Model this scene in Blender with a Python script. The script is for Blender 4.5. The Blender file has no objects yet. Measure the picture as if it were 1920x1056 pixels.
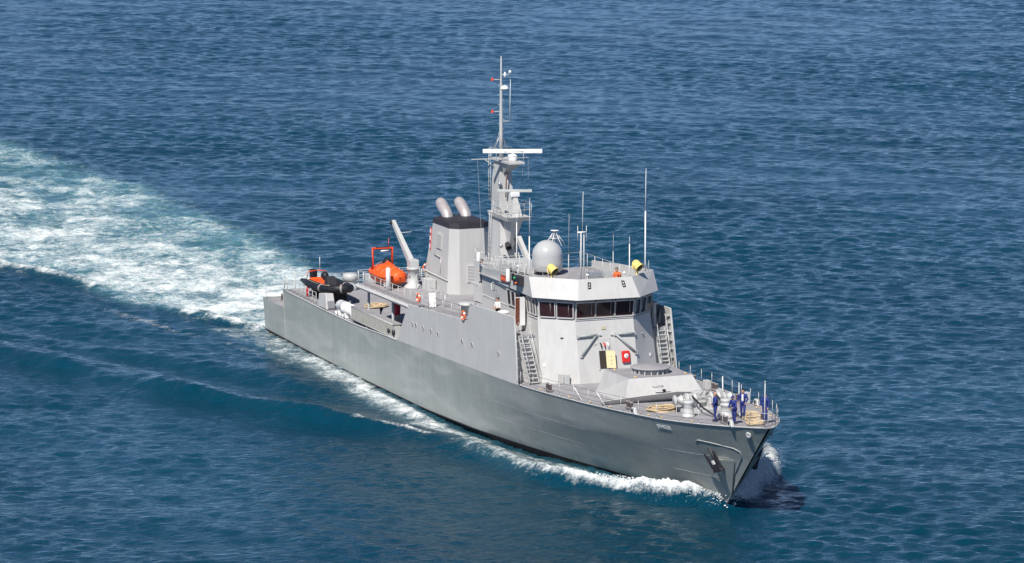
import bpy, bmesh, math, random
import numpy as np
from mathutils import Vector, Matrix
random.seed(7); RNG = np.random.default_rng(11)
sc = bpy.context.scene
R = math.radians
COL = sc.collection

# ------------------------------------------------------------------ camera, sky, sun, exposure
TH = R(21.0)
CAM_POS = Vector((322.899, -110.039, 54.981)); PITCH = R(8.46759)
cvec = Vector((math.cos(TH), -math.sin(TH), 0)); rvec = Vector((math.sin(TH), math.cos(TH), 0))
cd = bpy.data.cameras.new('camera'); cam = bpy.data.objects.new('camera', cd); COL.objects.link(cam)
cam.location = CAM_POS
look = -cvec * math.cos(PITCH) - Vector((0, 0, math.sin(PITCH)))
cam.rotation_euler = look.to_track_quat('-Z', 'Y').to_euler()
cd.sensor_width = 36; cd.lens = 36 * 7912.8 / 1920; cd.clip_start = 1; cd.clip_end = 60000
sc.camera = cam

SUN_EL = R(48); SUN_AZ = R(-42)          # azimuth measured from the bow (+x) towards port (+y)
w = bpy.data.worlds.new('World'); sc.world = w; w.use_nodes = True
nt = w.node_tree; bg = nt.nodes['Background']
sky = nt.nodes.new('ShaderNodeTexSky'); sky.sky_type = 'NISHITA'; sky.sun_disc = False
sky.sun_elevation = SUN_EL; sky.sun_rotation = R(90) - SUN_AZ
sky.altitude = 20; sky.air_density = 0.27; sky.dust_density = 0.0; sky.ozone_density = 1.1
nt.links.new(sky.outputs[0], bg.inputs[0]); bg.inputs[1].default_value = 0.125
sd = bpy.data.lights.new('sun', 'SUN'); sd.energy = 4.8; sd.angle = R(0.53); sd.color = (1, 0.955, 0.89)
sun = bpy.data.objects.new('sun', sd); COL.objects.link(sun)
sdir = Vector((math.cos(SUN_EL) * math.cos(SUN_AZ), math.cos(SUN_EL) * math.sin(SUN_AZ), math.sin(SUN_EL)))
sun.rotation_euler = (-sdir).to_track_quat('-Z', 'Y').to_euler(); sun.location = (60, -60, 90)
sc.view_settings.view_transform = 'Standard'; sc.view_settings.look = 'None'
sc.view_settings.gamma = 1; sc.view_settings.exposure = 0.34

# ------------------------------------------------------------------ materials
def mat(name, col, rough=0.5, metal=0.0, var=0.06, scale=1.2, bump=0.0, bscale=20, streak=0.0, spec=0.5, emit=None):
    m = bpy.data.materials.new(name); m.use_nodes = True
    N = m.node_tree.nodes; L = m.node_tree.links; b = N['Principled BSDF']
    b.inputs['Roughness'].default_value = rough; b.inputs['Metallic'].default_value = metal
    b.inputs['Specular IOR Level'].default_value = spec
    tc = N.new('ShaderNodeTexCoord')
    n = N.new('ShaderNodeTexNoise'); n.inputs['Scale'].default_value = scale; n.inputs['Detail'].default_value = 6
    L.new(tc.outputs['Object'], n.inputs['Vector'])
    r = N.new('ShaderNodeMapRange'); r.inputs[1].default_value = .3; r.inputs[2].default_value = .7
    r.inputs[3].default_value = 1 - var; r.inputs[4].default_value = 1 + var
    L.new(n.outputs[0], r.inputs[0])
    mx = N.new('ShaderNodeMix'); mx.data_type = 'RGBA'; mx.blend_type = 'MULTIPLY'; mx.inputs[0].default_value = 1
    mx.inputs[6].default_value = (*col, 1); L.new(r.outputs[0], mx.inputs[7])
    out = mx.outputs[2]
    if streak > 0:
        mp = N.new('ShaderNodeMapping'); mp.inputs['Scale'].default_value = (2.2, 2.2, 0.16)
        L.new(tc.outputs['Object'], mp.inputs[0])
        n2 = N.new('ShaderNodeTexNoise'); n2.inputs['Scale'].default_value = 1.4; n2.inputs['Detail'].default_value = 8
        n2.inputs['Roughness'].default_value = .65
        L.new(mp.outputs[0], n2.inputs['Vector'])
        r2 = N.new('ShaderNodeMapRange'); r2.inputs[1].default_value = .42; r2.inputs[2].default_value = .72
        r2.inputs[3].default_value = 0; r2.inputs[4].default_value = streak; L.new(n2.outputs[0], r2.inputs[0])
        m2 = N.new('ShaderNodeMix'); m2.data_type = 'RGBA'
        L.new(r2.outputs[0], m2.inputs[0]); L.new(out, m2.inputs[6])
        m2.inputs[7].default_value = (col[0] * .62, col[1] * .6, col[2] * .56, 1); out = m2.outputs[2]
    L.new(out, b.inputs['Base Color'])
    if bump > 0:
        n3 = N.new('ShaderNodeTexNoise'); n3.inputs['Scale'].default_value = bscale; n3.inputs['Detail'].default_value = 4
        L.new(tc.outputs['Object'], n3.inputs['Vector'])
        bp = N.new('ShaderNodeBump'); bp.inputs['Strength'].default_value = bump; bp.inputs['Distance'].default_value = .02
        L.new(n3.outputs[0], bp.inputs['Height']); L.new(bp.outputs[0], b.inputs['Normal'])
    if emit:
        b.inputs['Emission Color'].default_value = (*emit[:3], 1); b.inputs['Emission Strength'].default_value = emit[3]
    return m

GREY = (.495, .492, .482)
M = {}
M['grey'] = mat('ship_grey_paint', GREY, .45, var=.06, scale=.5, streak=.26, bump=.4, bscale=1.3)
M['deck'] = mat('deck_paint', (.29, .282, .298), .75, var=.14, scale=1.0, bump=.2, bscale=40)
M['funnel'] = mat('funnel_grey_paint', (.47, .465, .455), .5, var=.05, scale=.6, streak=.2, bump=.1, bscale=1.6)
M['black'] = mat('matt_black_paint', (.025, .023, .03), .6, var=.2, scale=2)
M['dark'] = mat('dark_rubber', (.010, .011, .015), .55, var=.2, scale=3, bump=.1)
M['white'] = mat('white_paint', (.78, .78, .77), .35, var=.04, scale=2)
M['pale'] = mat('pale_grey_paint', (.46, .47, .465), .4, var=.05, scale=2)
M['steel'] = mat('galvanised_steel', (.45, .46, .47), .35, metal=.5, var=.12, scale=4)
M['pipe'] = mat('exhaust_steel', (.50, .455, .45), .42, metal=.35, var=.12, scale=1.6)
M['railing'] = mat('rail_paint', (.50, .50, .49), .4, var=.05, scale=3)
M['armgrey'] = mat('davit_grey', (.31, .345, .345), .5, var=.06, scale=3)
M['wire'] = mat('wire_rope', (.10, .10, .10), .5, metal=.3)
M['glass'] = mat('dark_window_glass', (.030, .012, .014), .06, var=.1, spec=.6)
M['inside'] = mat('dark_interior', (.03, .022, .018), .8)
M['yellow'] = mat('yellow_paint', (.80, .62, .20), .45, var=.08, scale=3)
M['cream'] = mat('cream_door_paint', (.62, .52, .30), .5, var=.06, scale=3)
M['brown'] = mat('varnished_wood', (.16, .05, .03), .35, var=.25, scale=3)
M['red'] = mat('red_enamel', (.55, .02, .018), .35, var=.06, scale=3)
M['signred'] = mat('brown_red_sign', (.26, .06, .045), .5, var=.15, scale=6)
M['orange'] = mat('orange_cover', (.82, .10, .012), .55, var=.12, scale=3, bump=.5, bscale=9)
M['lifebuoy'] = mat('lifebuoy_orange', (.80, .15, .05), .5, var=.06)
M['frame_red'] = mat('rescue_boat_frame', (.72, .07, .02), .4)
M['hose_red'] = mat('red_hose', (.42, .02, .05), .5)
M['rope'] = mat('manila_rope', (.52, .40, .25), .85, var=.2, scale=6, bump=.6, bscale=30)
M['canvas'] = mat('canvas', (.62, .60, .56), .8, var=.08, scale=3, bump=.3, bscale=12)
M['skin'] = mat('skin', (.42, .24, .16), .55, var=.06, scale=8)
M['hair'] = mat('dark_hair', (.015, .012, .01), .6)
M['blue'] = mat('blue_coverall', (.010, .024, .17), .75, var=.15, scale=5, bump=.4, bscale=14)
M['navy'] = mat('navy_cloth', (.01, .012, .03), .8)
M['whitecloth'] = mat('white_cotton', (.74, .74, .74), .8, var=.05, scale=6, bump=.4, bscale=14)
M['orangecloth'] = mat('orange_coverall', (.72, .13, .03), .75, var=.12, scale=6, bump=.4, bscale=14)
M['greycloth'] = mat('grey_cloth', (.42, .42, .44), .8, var=.1, scale=6)
M['bluecloth'] = mat('light_blue_cloth', (.05, .16, .42), .8, var=.1, scale=6)
M['amber'] = mat('amber_deck_marker', (.60, .42, .18), .5)
M['greenlamp'] = mat('green_lamp_glass', (.02, .35, .12), .15)
M['label'] = mat('brass_plate', (.46, .42, .28), .45)
M['letter'] = mat('letter_paint', (.72, .73, .72), .5)
M['turq'] = mat('aerated', (.2, .4, .4), .5)

# hull paint: grey above, dark boot-top below
def hull_mat():
    m = mat('hull_paint', (.325, .350, .332), .42, var=.07, scale=.35, streak=.42, bump=.5, bscale=1.0)
    N = m.node_tree.nodes; L = m.node_tree.links; b = N['Principled BSDF']
    src = b.inputs['Base Color'].links[0].from_socket
    g = N.new('ShaderNodeNewGeometry'); s = N.new('ShaderNodeSeparateXYZ'); L.new(g.outputs['Position'], s.inputs[0])
    # pale smears: light reflected off the water, plus stains, painted in by noise
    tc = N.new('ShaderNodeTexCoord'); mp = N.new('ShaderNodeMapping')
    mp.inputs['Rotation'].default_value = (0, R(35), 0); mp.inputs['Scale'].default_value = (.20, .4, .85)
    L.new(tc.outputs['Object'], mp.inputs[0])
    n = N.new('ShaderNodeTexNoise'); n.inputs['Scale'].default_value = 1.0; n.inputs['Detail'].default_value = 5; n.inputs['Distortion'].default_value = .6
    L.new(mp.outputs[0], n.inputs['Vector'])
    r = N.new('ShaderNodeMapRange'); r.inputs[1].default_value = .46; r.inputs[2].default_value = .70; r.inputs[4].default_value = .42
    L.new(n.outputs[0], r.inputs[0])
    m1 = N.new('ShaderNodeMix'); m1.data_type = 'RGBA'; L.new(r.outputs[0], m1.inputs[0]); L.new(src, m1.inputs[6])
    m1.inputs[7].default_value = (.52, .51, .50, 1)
    lt = N.new('ShaderNodeMapRange'); lt.inputs[1].default_value = -.14; lt.inputs[2].default_value = -.18
    L.new(s.outputs[2], lt.inputs[0])
    m2 = N.new('ShaderNodeMix'); m2.data_type = 'RGBA'; L.new(lt.outputs[0], m2.inputs[0]); L.new(m1.outputs[2], m2.inputs[6])
    m2.inputs[7].default_value = (.035, .014, .013, 1); L.new(m2.outputs[2], b.inputs['Base Color'])
    return m
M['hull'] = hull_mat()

# ------------------------------------------------------------------ object helpers
def tag(o, label=None, cat=None, group=None, kind=None):
    if label: o['label'] = label
    if cat: o['category'] = cat
    if group: o['group'] = group
    if kind: o['kind'] = kind
    return o
def parent(o, p):
    if p is not None:
        o.parent = p
        o.matrix_parent_inverse = BASE[p.name].inverted()
BASE = {}
def link(o, p=None):
    COL.objects.link(o)
    loc = Matrix.Translation(o.location) @ o.rotation_euler.to_matrix().to_4x4()
    BASE[o.name] = loc
    parent(o, p)
    return o
def thing(name, label, cat, loc, group=None):
    o = bpy.data.objects.new(name, None); o.empty_display_size = .3; o.location = loc; link(o)
    return tag(o, label, cat, group)

class MB:
    """collects shapes into one mesh (world coordinates)"""
    def __init__(s): s.v = []; s.f = []; s.m = []; s.cur = 0; s.smooth = False; s.sm = []
    def add(s, vs, fs, smooth=None):
        k = len(s.v); s.v += [tuple(v) for v in vs]
        for f in fs: s.f.append(tuple(i + k for i in f)); s.m.append(s.cur); s.sm.append(s.smooth if smooth is None else smooth)
    def hexa(s, b, t):     # b, t : bottom and top rings with the same number of points (counter-clockwise seen from above)
        n = len(b); vs = list(b) + list(t)
        fs = [tuple(reversed(range(n))), tuple(range(n, 2 * n))] + [(i, (i + 1) % n, n + (i + 1) % n, n + i) for i in range(n)]
        s.add(vs, fs, False)
    def box(s, x0, x1, y0, y1, z0, z1):
        s.hexa([(x0, y0, z0), (x1, y0, z0), (x1, y1, z0), (x0, y1, z0)], [(x0, y0, z1), (x1, y0, z1), (x1, y1, z1), (x0, y1, z1)])
    def obox(s, c, ax, ay, az):   # oriented box: centre and three half-axis vectors
        c = Vector(c); ax = Vector(ax); ay = Vector(ay); az = Vector(az)
        q = [(-1, -1), (1, -1), (1, 1), (-1, 1)]
        s.hexa([c + a * ax + b * ay - az for a, b in q], [c + a * ax + b * ay + az for a, b in q])
    def tube(s, pts, r, n=6, caps=True, closed=False):
        pts = [Vector(p) for p in pts]; k = len(pts)
        rs = r if isinstance(r, (list, tuple)) else [r] * k
        vs = []; up = Vector((.13, .07, 1)).normalized()
        for i, p in enumerate(pts):
            a = pts[(i - 1) % k] if (closed or i > 0) else p; b = pts[(i + 1) % k] if (closed or i < k - 1) else p
            d = (b - a).normalized()
            u = d.cross(up)
            if u.length < .05: u = d.cross(Vector((1, 0, 0)))
            u.normalize(); v = u.cross(d)
            for j in range(n):
                a_ = 2 * math.pi * j / n; vs.append(p + (u * math.cos(a_) + v * math.sin(a_)) * rs[i])
        fs = []
        for i in range(k if closed else k - 1):
            i2 = (i + 1) % k
            for j in range(n): fs.append((i * n + j, i * n + (j + 1) % n, i2 * n + (j + 1) % n, i2 * n + j))
        if caps and not closed: fs += [tuple(reversed(range(n))), tuple(range((k - 1) * n, k * n))]
        s.add(vs, [tuple(reversed(f)) for f in fs], n > 4)
    def lathe(s, c, prof, n=24, axis=(0, 0, 1)):   # prof: list of (radius, height)
        c = Vector(c); q = Vector((0, 0, 1)).rotation_difference(Vector(axis)); vs = []
        for r, h in prof:
            for j in range(n):
                a = 2 * math.pi * j / n; vs.append(c + q @ Vector((r * math.cos(a), r * math.sin(a), h)))
        fs = []
        for i in range(len(prof) - 1):
            for j in range(n): fs.append((i * n + j, i * n + (j + 1) % n, (i + 1) * n + (j + 1) % n, (i + 1) * n + j))
        if prof[0][0] > 1e-4: fs.append(tuple(reversed(range(n))))
        if prof[-1][0] > 1e-4: fs.append(tuple(range((len(prof) - 1) * n, len(prof) * n)))
        s.add(vs, fs, n > 8)
    def ball(s, c, r, n=10, sc=(1, 1, 1)):
        vs = []; fs = []; k = n // 2
        for i in range(k + 1):
            t = math.pi * i / k
            for j in range(n):
                a = 2 * math.pi * j / n
                vs.append((c[0] + r * sc[0] * math.sin(t) * math.cos(a), c[1] + r * sc[1] * math.sin(t) * math.sin(a), c[2] - r * sc[2] * math.cos(t)))
        for i in range(k):
            for j in range(n): fs.append((i * n + j, i * n + (j + 1) % n, (i + 1) * n + (j + 1) % n, (i + 1) * n + j))
        s.add(vs, fs, True)
    def build(s, name, mats, par=None, label=None, cat=None, group=None, kind=None, origin=None, bevel=0):
        me = bpy.data.meshes.new(name)
        o = bpy.data.objects.new(name, me)
        v = np.array(s.v, float)
        if origin is not None: v = v - np.array(origin); o.location = origin
        me.from_pydata([tuple(a) for a in v], [], s.f)
        for m in (mats if isinstance(mats, (list, tuple)) else [mats]): me.materials.append(M[m] if isinstance(m, str) else m)
        me.polygons.foreach_set('material_index', s.m); me.polygons.foreach_set('use_smooth', s.sm)
        me.validate(); me.update()
        bm = bmesh.new(); bm.from_mesh(me); bmesh.ops.remove_doubles(bm, verts=bm.verts, dist=1e-5)
        bmesh.ops.recalc_face_normals(bm, faces=bm.faces); bm.to_mesh(me); bm.free()
        if bevel:
            b = o.modifiers.new('bevel', 'BEVEL'); b.width = bevel; b.segments = 2; b.limit_method = 'ANGLE'
        link(o, par)
        return tag(o, label, cat, group, kind)
def one(fn, name, mats, par=None, **k):
    m = MB(); fn(m); return m.build(name, mats, par, **k)
def copy_at(o, loc, par=None, rot=None):
    c = o.copy(); c.location = loc
    if rot is not None: c.rotation_euler = rot
    c.parent = None; c.matrix_parent_inverse = Matrix.Identity(4)
    return link(c, par)

def itp(x, tab):
    return float(np.interp(x, [t[0] for t in tab], [t[1] for t in tab]))

# ------------------------------------------------------------------ hull form
DECK_Y = [(-6, 5.8), (0, 6.0), (10, 6.08), (18, 6.12), (41, 6.12), (49, 6.12), (53, 6.08), (58, 5.9), (64, 5.42), (69, 4.75), (73.4, 3.95), (76.5, 3.1), (78.8, 2.2), (80.6, 1.25), (81.6, .5), (82, .08)]
DECK_Z = [(0, 3.92), (10, 3.8), (18, 3.75), (28, 4.05), (41, 4.37), (53, 4.68), (64, 5.15), (73.4, 5.57), (78.6, 5.93), (82, 6.19)]
WL_Y = [(-6, 5.62), (6, 5.95), (20, 6.15), (34, 6.1), (43, 5.5), (49, 4.7), (56, 3.45), (62.6, 2.0), (68, .95), (72.5, .3), (75.1, .03)]
WLZ = -.25
def smooth_tab(tab, x):     # piecewise-linear table softened by averaging
    return sum(itp(x + d, tab) for d in (-1.2, -.6, 0, .6, 1.2)) / 5 if tab[0][0] + 1.3 < x < tab[-1][0] - 1.3 else itp(x, tab)
def deck_y(x): return smooth_tab(DECK_Y, x)
def deck_z(x): return smooth_tab(DECK_Z, x)
def wl_y(x): return smooth_tab(WL_Y, x)
def hull_pt(s, t, low=False):
    xw = -6 + 81.1 * s; xd = xw + 6.9 * s ** 5
    yd = deck_y(xd); zd = 2.42 if low else deck_z(xd)
    if t < 0:
        return (xw + t * 1.5 * s ** 5, wl_y(xw) * (1 + t * .35), WLZ + t * 2.3)
    k = max(0., min(1., (xd - 34) / 14))
    g = t + k * (.16 * math.sin(math.pi * min(1, t / .7)) * (t < .7) * 0)
    kn = .66
    gk = kn + .10 * k * (1 - max(0, (xd - 70) / 14))
    g = gk * t / kn if t < kn else gk + (1 - gk) * (t - kn) / (1 - kn)
    return (xw + (xd - xw) * t, wl_y(xw) + (yd - wl_y(xw)) * g, WLZ + (zd - WLZ) * t)
def hull_y(x, z):            # half breadth at a place on the side
    lo, hi = 0., 1.
    for _ in range(40):
        s = (lo + hi) / 2; t = 0
        xw = -6 + 81.1 * s; zd = deck_z(xw + 6.9 * s ** 5); t = max(0, min(1, (z - WLZ) / (zd - WLZ)))
        if hull_pt(s, t)[0] < x: lo = s
        else: hi = s
    return hull_pt(lo, t)[1]

ship = thing('patrol_ship', 'long light grey naval patrol ship under way across the blue sea', 'ship', (38, 0, WLZ))
# ------------------------------------------------------------------ sea: one sheet to the horizon, finer around the ship
RIDGE = [(75.4, -.2), (73, -1.5), (70, -2.9), (66, -4.9), (61, -6.7), (55, -7.7), (47, -9.0), (40, -11.6), (32, -15.3), (20, -20.2), (10, -23.8), (-4, -28.7), (-40, -42), (-90, -60)]
RIDGE_P = [(75.4, .2), (73.5, 1.7), (72, 2.8), (68.5, 5.2), (65.5, 7.4), (60, 10), (47, 13), (30, 18.5), (10, 25.5), (-40, 43), (-90, 60)]
def build_sea():
    def axis(lo, hi, d0, d1, far_lo, far_hi):
        a = [lo]
        while a[-1] < hi: a.append(a[-1] + d0 + (d1 - d0) * (a[-1] - lo) / (hi - lo))
        step = d1
        while a[-1] < far_hi: step *= 1.28; a.append(a[-1] + step)
        b = []; x = lo; step = d0
        while x > far_lo: step *= 1.28; x -= step; b.append(x)
        return np.array(b[::-1] + a)
    U = axis(232, 715, .30, .60, -9000, 26000)        # metres out from under the viewpoint, along the line of sight
    V = axis(-92, 92, .33, .33, -16000, 16000)
    du = np.gradient(U); dv = np.gradient(V)
    uu, vv = np.meshgrid(U, V, indexing='ij')
    sp = np.maximum(du[:, None], dv[None, :])
    X = CAM_POS.x - cvec.x * uu + rvec.x * vv; Y = CAM_POS.y - cvec.y * uu + rvec.y * vv
    # wind sea: many small wave trains
    Z = np.zeros_like(X)
    rs = np.random.default_rng(5)
    n = 150
    lam = np.exp(rs.uniform(math.log(.85), math.log(18), n))
    ang = math.atan2(cvec.y, cvec.x) + R(-25) + rs.normal(0, R(36), n)
    ph = rs.uniform(0, 2 * np.pi, n)
    core = sp < 3
    xs, ys, ss = X[core], Y[core], sp[core]; zz = np.zeros_like(xs)
    gust = .5 + .5 * np.sin(xs * .031 + ys * .017 + 1.1 + 1.3 * np.sin(ys * .023)) * np.sin(ys * .047 - xs * .019 + 1.1 * np.sin(xs * .027))
    for i in range(n):
        k = 2 * np.pi / lam[i]
        slope = .0165 * (2.1 if lam[i] < 1.9 else (.85 if lam[i] < 3.4 else (.26 if lam[i] < 7 else .26)))
        att = np.clip((lam[i] / ss - 2.2) / 1.6, 0, 1)
        if lam[i] < 4: att = att * (.55 + .75 * gust)
        zz += att * slope / k * np.sin(k * (xs * math.cos(ang[i]) + ys * math.sin(ang[i])) + ph[i])
    zz += .12 * zz * np.clip(zz, 0, 1)
    foam = np.zeros_like(zz); aer = np.zeros_like(zz)
    near = (np.abs(xs - 20) < 190) & (np.abs(ys) < 75)
    x = xs[near]; ya = ys[near]; z = zz[near]; f = np.zeros_like(x); ae = np.zeros_like(x)
    yb = np.abs(ya)
    # value noise for breaking things up
    def vn(px, py, seed):
        g = np.random.default_rng(seed).random((64, 64)); ix = np.floor(px).astype(int); iy = np.floor(py).astype(int)
        fx = px - ix; fy = py - iy; fx = fx * fx * (3 - 2 * fx); fy = fy * fy * (3 - 2 * fy)
        a = g[ix % 64, iy % 64]; b = g[(ix + 1) % 64, iy % 64]; c = g[ix % 64, (iy + 1) % 64]; d = g[(ix + 1) % 64, (iy + 1) % 64]
        return (a * (1 - fx) + b * fx) * (1 - fy) + (c * (1 - fx) + d * fx) * fy
    def sstep(a, b, t): t = np.clip((t - a) / (b - a), 0, 1); return t * t * (3 - 2 * t)
    # water level along the hull, and the diverging bow-wave ridge on both sides
    hy = np.interp(x, [t[0] for t in WL_Y], [t[1] for t in WL_Y]); d = np.maximum(yb - hy, 0)
    lvl = np.interp(x, [-30, -8, 5, 30, 45, 58, 66, 72, 75, 75.8, 80], [0, -.15, -.05, .02, -.02, -.04, .15, .50, .62, .0, 0])
    z += lvl * np.exp(-(d / np.where(x > 64, 2.2, 3.2)) ** 2)
    rx = np.array([p[0] for p in RIDGE]); ry = np.array([-p[1] for p in RIDGE]); o = np.argsort(rx)
    rpx = np.array([p[0] for p in RIDGE_P]); rpy = np.array([p[1] for p in RIDGE_P]); op = np.argsort(rpx)
    yr = np.where(ya > 0, np.interp(x, rpx[op], rpy[op]), np.interp(x, rx[o], ry[o])); e = yb - yr + np.interp(x, [30, 60], [1, .25]) * (1.9 * (vn(x * .13, yb * .13, 51) - .5) + .9 * (vn(x * .45, yb * .45, 52) - .5))
    amp = np.interp(x, [-90, -40, 0, 40, 58, 68, 73, 75.4, 75.6], [0, .25, .42, .55, .50, .80, .85, .2, 0])
    amp = amp * np.where(ya > 0, np.interp(x, [60, 70], [1, .55]), 1)
    sig = np.interp(x, [-90, 0, 40, 60, 75], [4, 2.6, 1.9, 1.0, .6])
    z += amp * (np.exp(-(np.where(e > 0, e * 1.5, e) / sig) ** 2) - .55 * np.exp(-((e + 2.6 * sig) / (1.5 * sig)) ** 2) - .35 * np.exp(-((e - 2.2 * sig) / (1.2 * sig)) ** 2)) * (.55 + .9 * vn(x * .21, yb * .21, 3))
    # second, smaller train further aft
    yr2 = np.interp(x, [-90, -12, 14, 30], [52, 26.5, 12.5, 7]); e2 = yb - yr2
    z += .22 * np.interp(x, [-80, -20, 20, 30], [0, 1, .8, 0]) * (np.exp(-(e2 / 2.0) ** 2) - .7 * np.exp(-((e2 - 3.2) / 1.9) ** 2))
    # foam on the bow-wave crest
    cr = np.exp(-(np.where(e > 0, e * 1.05, e * .75) / (.85 * np.interp(x, [40, 60, 75], [1, 1.1, .55]))) ** 2)
    f = np.maximum(f, cr * np.interp(x, [49, 52, 57, 61, 66, 72, 74.5, 75.4], [0, .45, .58, .80, 1.1, 1.15, .9, .3]) * (x < 76))
    n1 = vn(x * .35 + 9, yb * .35, 21)
    f = np.maximum(f, 1.0 * np.exp(-((e - .1) / .42) ** 2) * np.interp(x, [36.6, 37.6, 40, 45, 46.4, 47.6, 48.6, 49.5], [0, .75, .98, .9, .0, .85, .6, 0]) * (ya < 0) * (.55 + .7 * n1))
    # sheet of broken water between hull and crest, then the strip sliding along the side
    outer = np.interp(x, [-10, 2.5, 13, 31, 41, 50, 58, 62, 66.5, 70, 75], [10.2, 9.1, 8.8, 8.8, 8.7, 8.5, 8.0, 6.7, 4.5, 2.6, .2])
    ins = sstep(.8, -.5, yb - outer) * (x < 75) * (x > -8)
    base = np.interp(x, [-8, 4, 14, 24, 34, 38, 45, 56, 62, 68, 74], [.54, .55, .58, .62, .65, .66, .66, .66, .66, .80, .8])
    hug = np.exp(-((d - .9) / .8) ** 2) * np.interp(x, [-8, 6, 16, 28, 36, 42, 50], [.1, .15, .26, .34, .30, .10, 0])
    gap = 1 - .8 * np.exp(-(d / .55) ** 2) * np.interp(x, [22, 26, 48, 60, 68], [0, 1, 1, 1, .2])
    f = np.maximum(f, ins * (base + hug * .9) * gap)
    insp = sstep(1.9, .2, yb - yr) * (ya > 0) * np.interp(x, [58, 64, 74.6, 75.6], [0, 1, 1, 0])
    f = np.maximum(f, insp * 1.0)
    ae = np.maximum(ae, ins * .16)
    # stem splash on the far bow
    # propeller wake
    lo = np.interp(-x, [6, 12, 25, 37, 49, 100, 140, 200], [-6.2, -8.4, -12.6, -13.6, -17.3, -26, -34, -44])
    hi = np.interp(-x, [6, 37, 70, 100, 136, 200], [6.6, 9.2, 10.4, 11.5, 8.5, 2])
    wob = (vn(x * .13, ya * .13 + 7, 5) - .5) * 3.4
    aft = sstep(-5.4, -7.0, x)
    inw = sstep(-1.6, 1.8, ya - lo + wob * .5) * sstep(-3.2, 2.2, hi - ya + wob) * aft
    t = np.clip((ya - lo) / (hi - lo), 0, 1)
    age = np.clip((-x - 6) / 130, 0, 1)
    dens = (.76 - .10 * age) * (1 - .45 * np.abs(t - .42) ** 1.2) + .30 * np.exp(-(-x - 6) / 14)
    patch = .34 * (vn(x * .16, ya * .22, 8) - .5) + .26 * (vn(x * .45, ya * .45, 9) - .5)
    f = np.maximum(f, inw * np.clip(dens + patch, 0, 1.1))
    ae = np.maximum(ae, inw ** 2 * np.clip(.92 - .2 * age + patch * 1.3, 0, 1))
    # fringe of spume outside the wake
    fr = sstep(-5.5, .5, ya - lo + wob) * sstep(-9, 1, hi - ya + wob) * aft
    f = np.maximum(f, fr * .42)
    # breaking edges
    edge = np.exp(-((ya - lo - .7) / np.interp(-x, [6, 30, 60], [.8, .9, 1.1])) ** 2) * aft * np.interp(-x, [6, 10, 19, 22, 30, 33, 44, 60, 90], [1, 1.05, .9, .2, .3, .95, 1.0, .9, .4])
    f = np.maximum(f, edge * (.62 + .5 * vn(x * .5, ya * .5, 12)))
    z += edge * .35 + inw * (.28 * (vn(x * .5, ya * .5, 31) - .5) + .22 * (vn(x * 1.3, ya * 1.3, 32) - .5))
    arm = np.interp(-x, [-14, -2, 8, 17, 30], [8.6, 10.2, 13.0, 14.4, 16])
    f = np.maximum(f, .62 * np.exp(-((-ya - arm) / 1.1) ** 2) * np.interp(-x, [-14, -4, 2, 14, 26, 34], [.6, .75, .8, 1, .6, 0]))
    z += (f > .55) * 0 + np.clip(f - .45, 0, .6) * .34 * (vn(x * 2.1, ya * 2.1, 41) - .35) + np.clip(f - .6, 0, .5) * .5 * vn(x * .9, ya * .9, 42)
    # keep the water out of the ship
    inside = (yb < hy - .35) & (x > -5.6) & (x < 74.5)
    z = np.where(inside, -.8, z)
    zz[near] = z; foam[near] = f; aer[near] = ae
    Z[core] = zz; Z += WLZ
    # earth's sheet ends at the horizon
    me = bpy.data.meshes.new('sea'); nu, nv = X.shape
    co = np.stack([X, Y, Z], -1).reshape(-1, 3).astype(np.float32)
    idx = np.arange(nu * nv).reshape(nu, nv)
    q = np.stack([idx[:-1, :-1], idx[:-1, 1:], idx[1:, 1:], idx[1:, :-1]], -1).reshape(-1, 4).astype(np.int32)
    me.vertices.add(len(co)); me.vertices.foreach_set('co', co.ravel())
    me.loops.add(q.size); me.loops.foreach_set('vertex_index', q.ravel())
    me.polygons.add(len(q)); me.polygons.foreach_set('loop_start', np.arange(0, q.size, 4, dtype=np.int32)); me.polygons.foreach_set('use_smooth', np.ones(len(q), bool))
    me.update(calc_edges=True)
    if me.polygons[len(q) // 2].normal.z < 0: me.flip_normals()
    F = np.zeros(X.shape, np.float32); A = np.zeros(X.shape, np.float32); F[core] = foam; A[core] = aer
    for nm, arr in (('foam', F), ('aerated', A)):
        at = me.attributes.new(nm, 'FLOAT', 'POINT'); at.data.foreach_set('value', arr.ravel())
    o = bpy.data.objects.new('sea', me); link(o); o['kind'] = 'structure'
    return o

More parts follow.
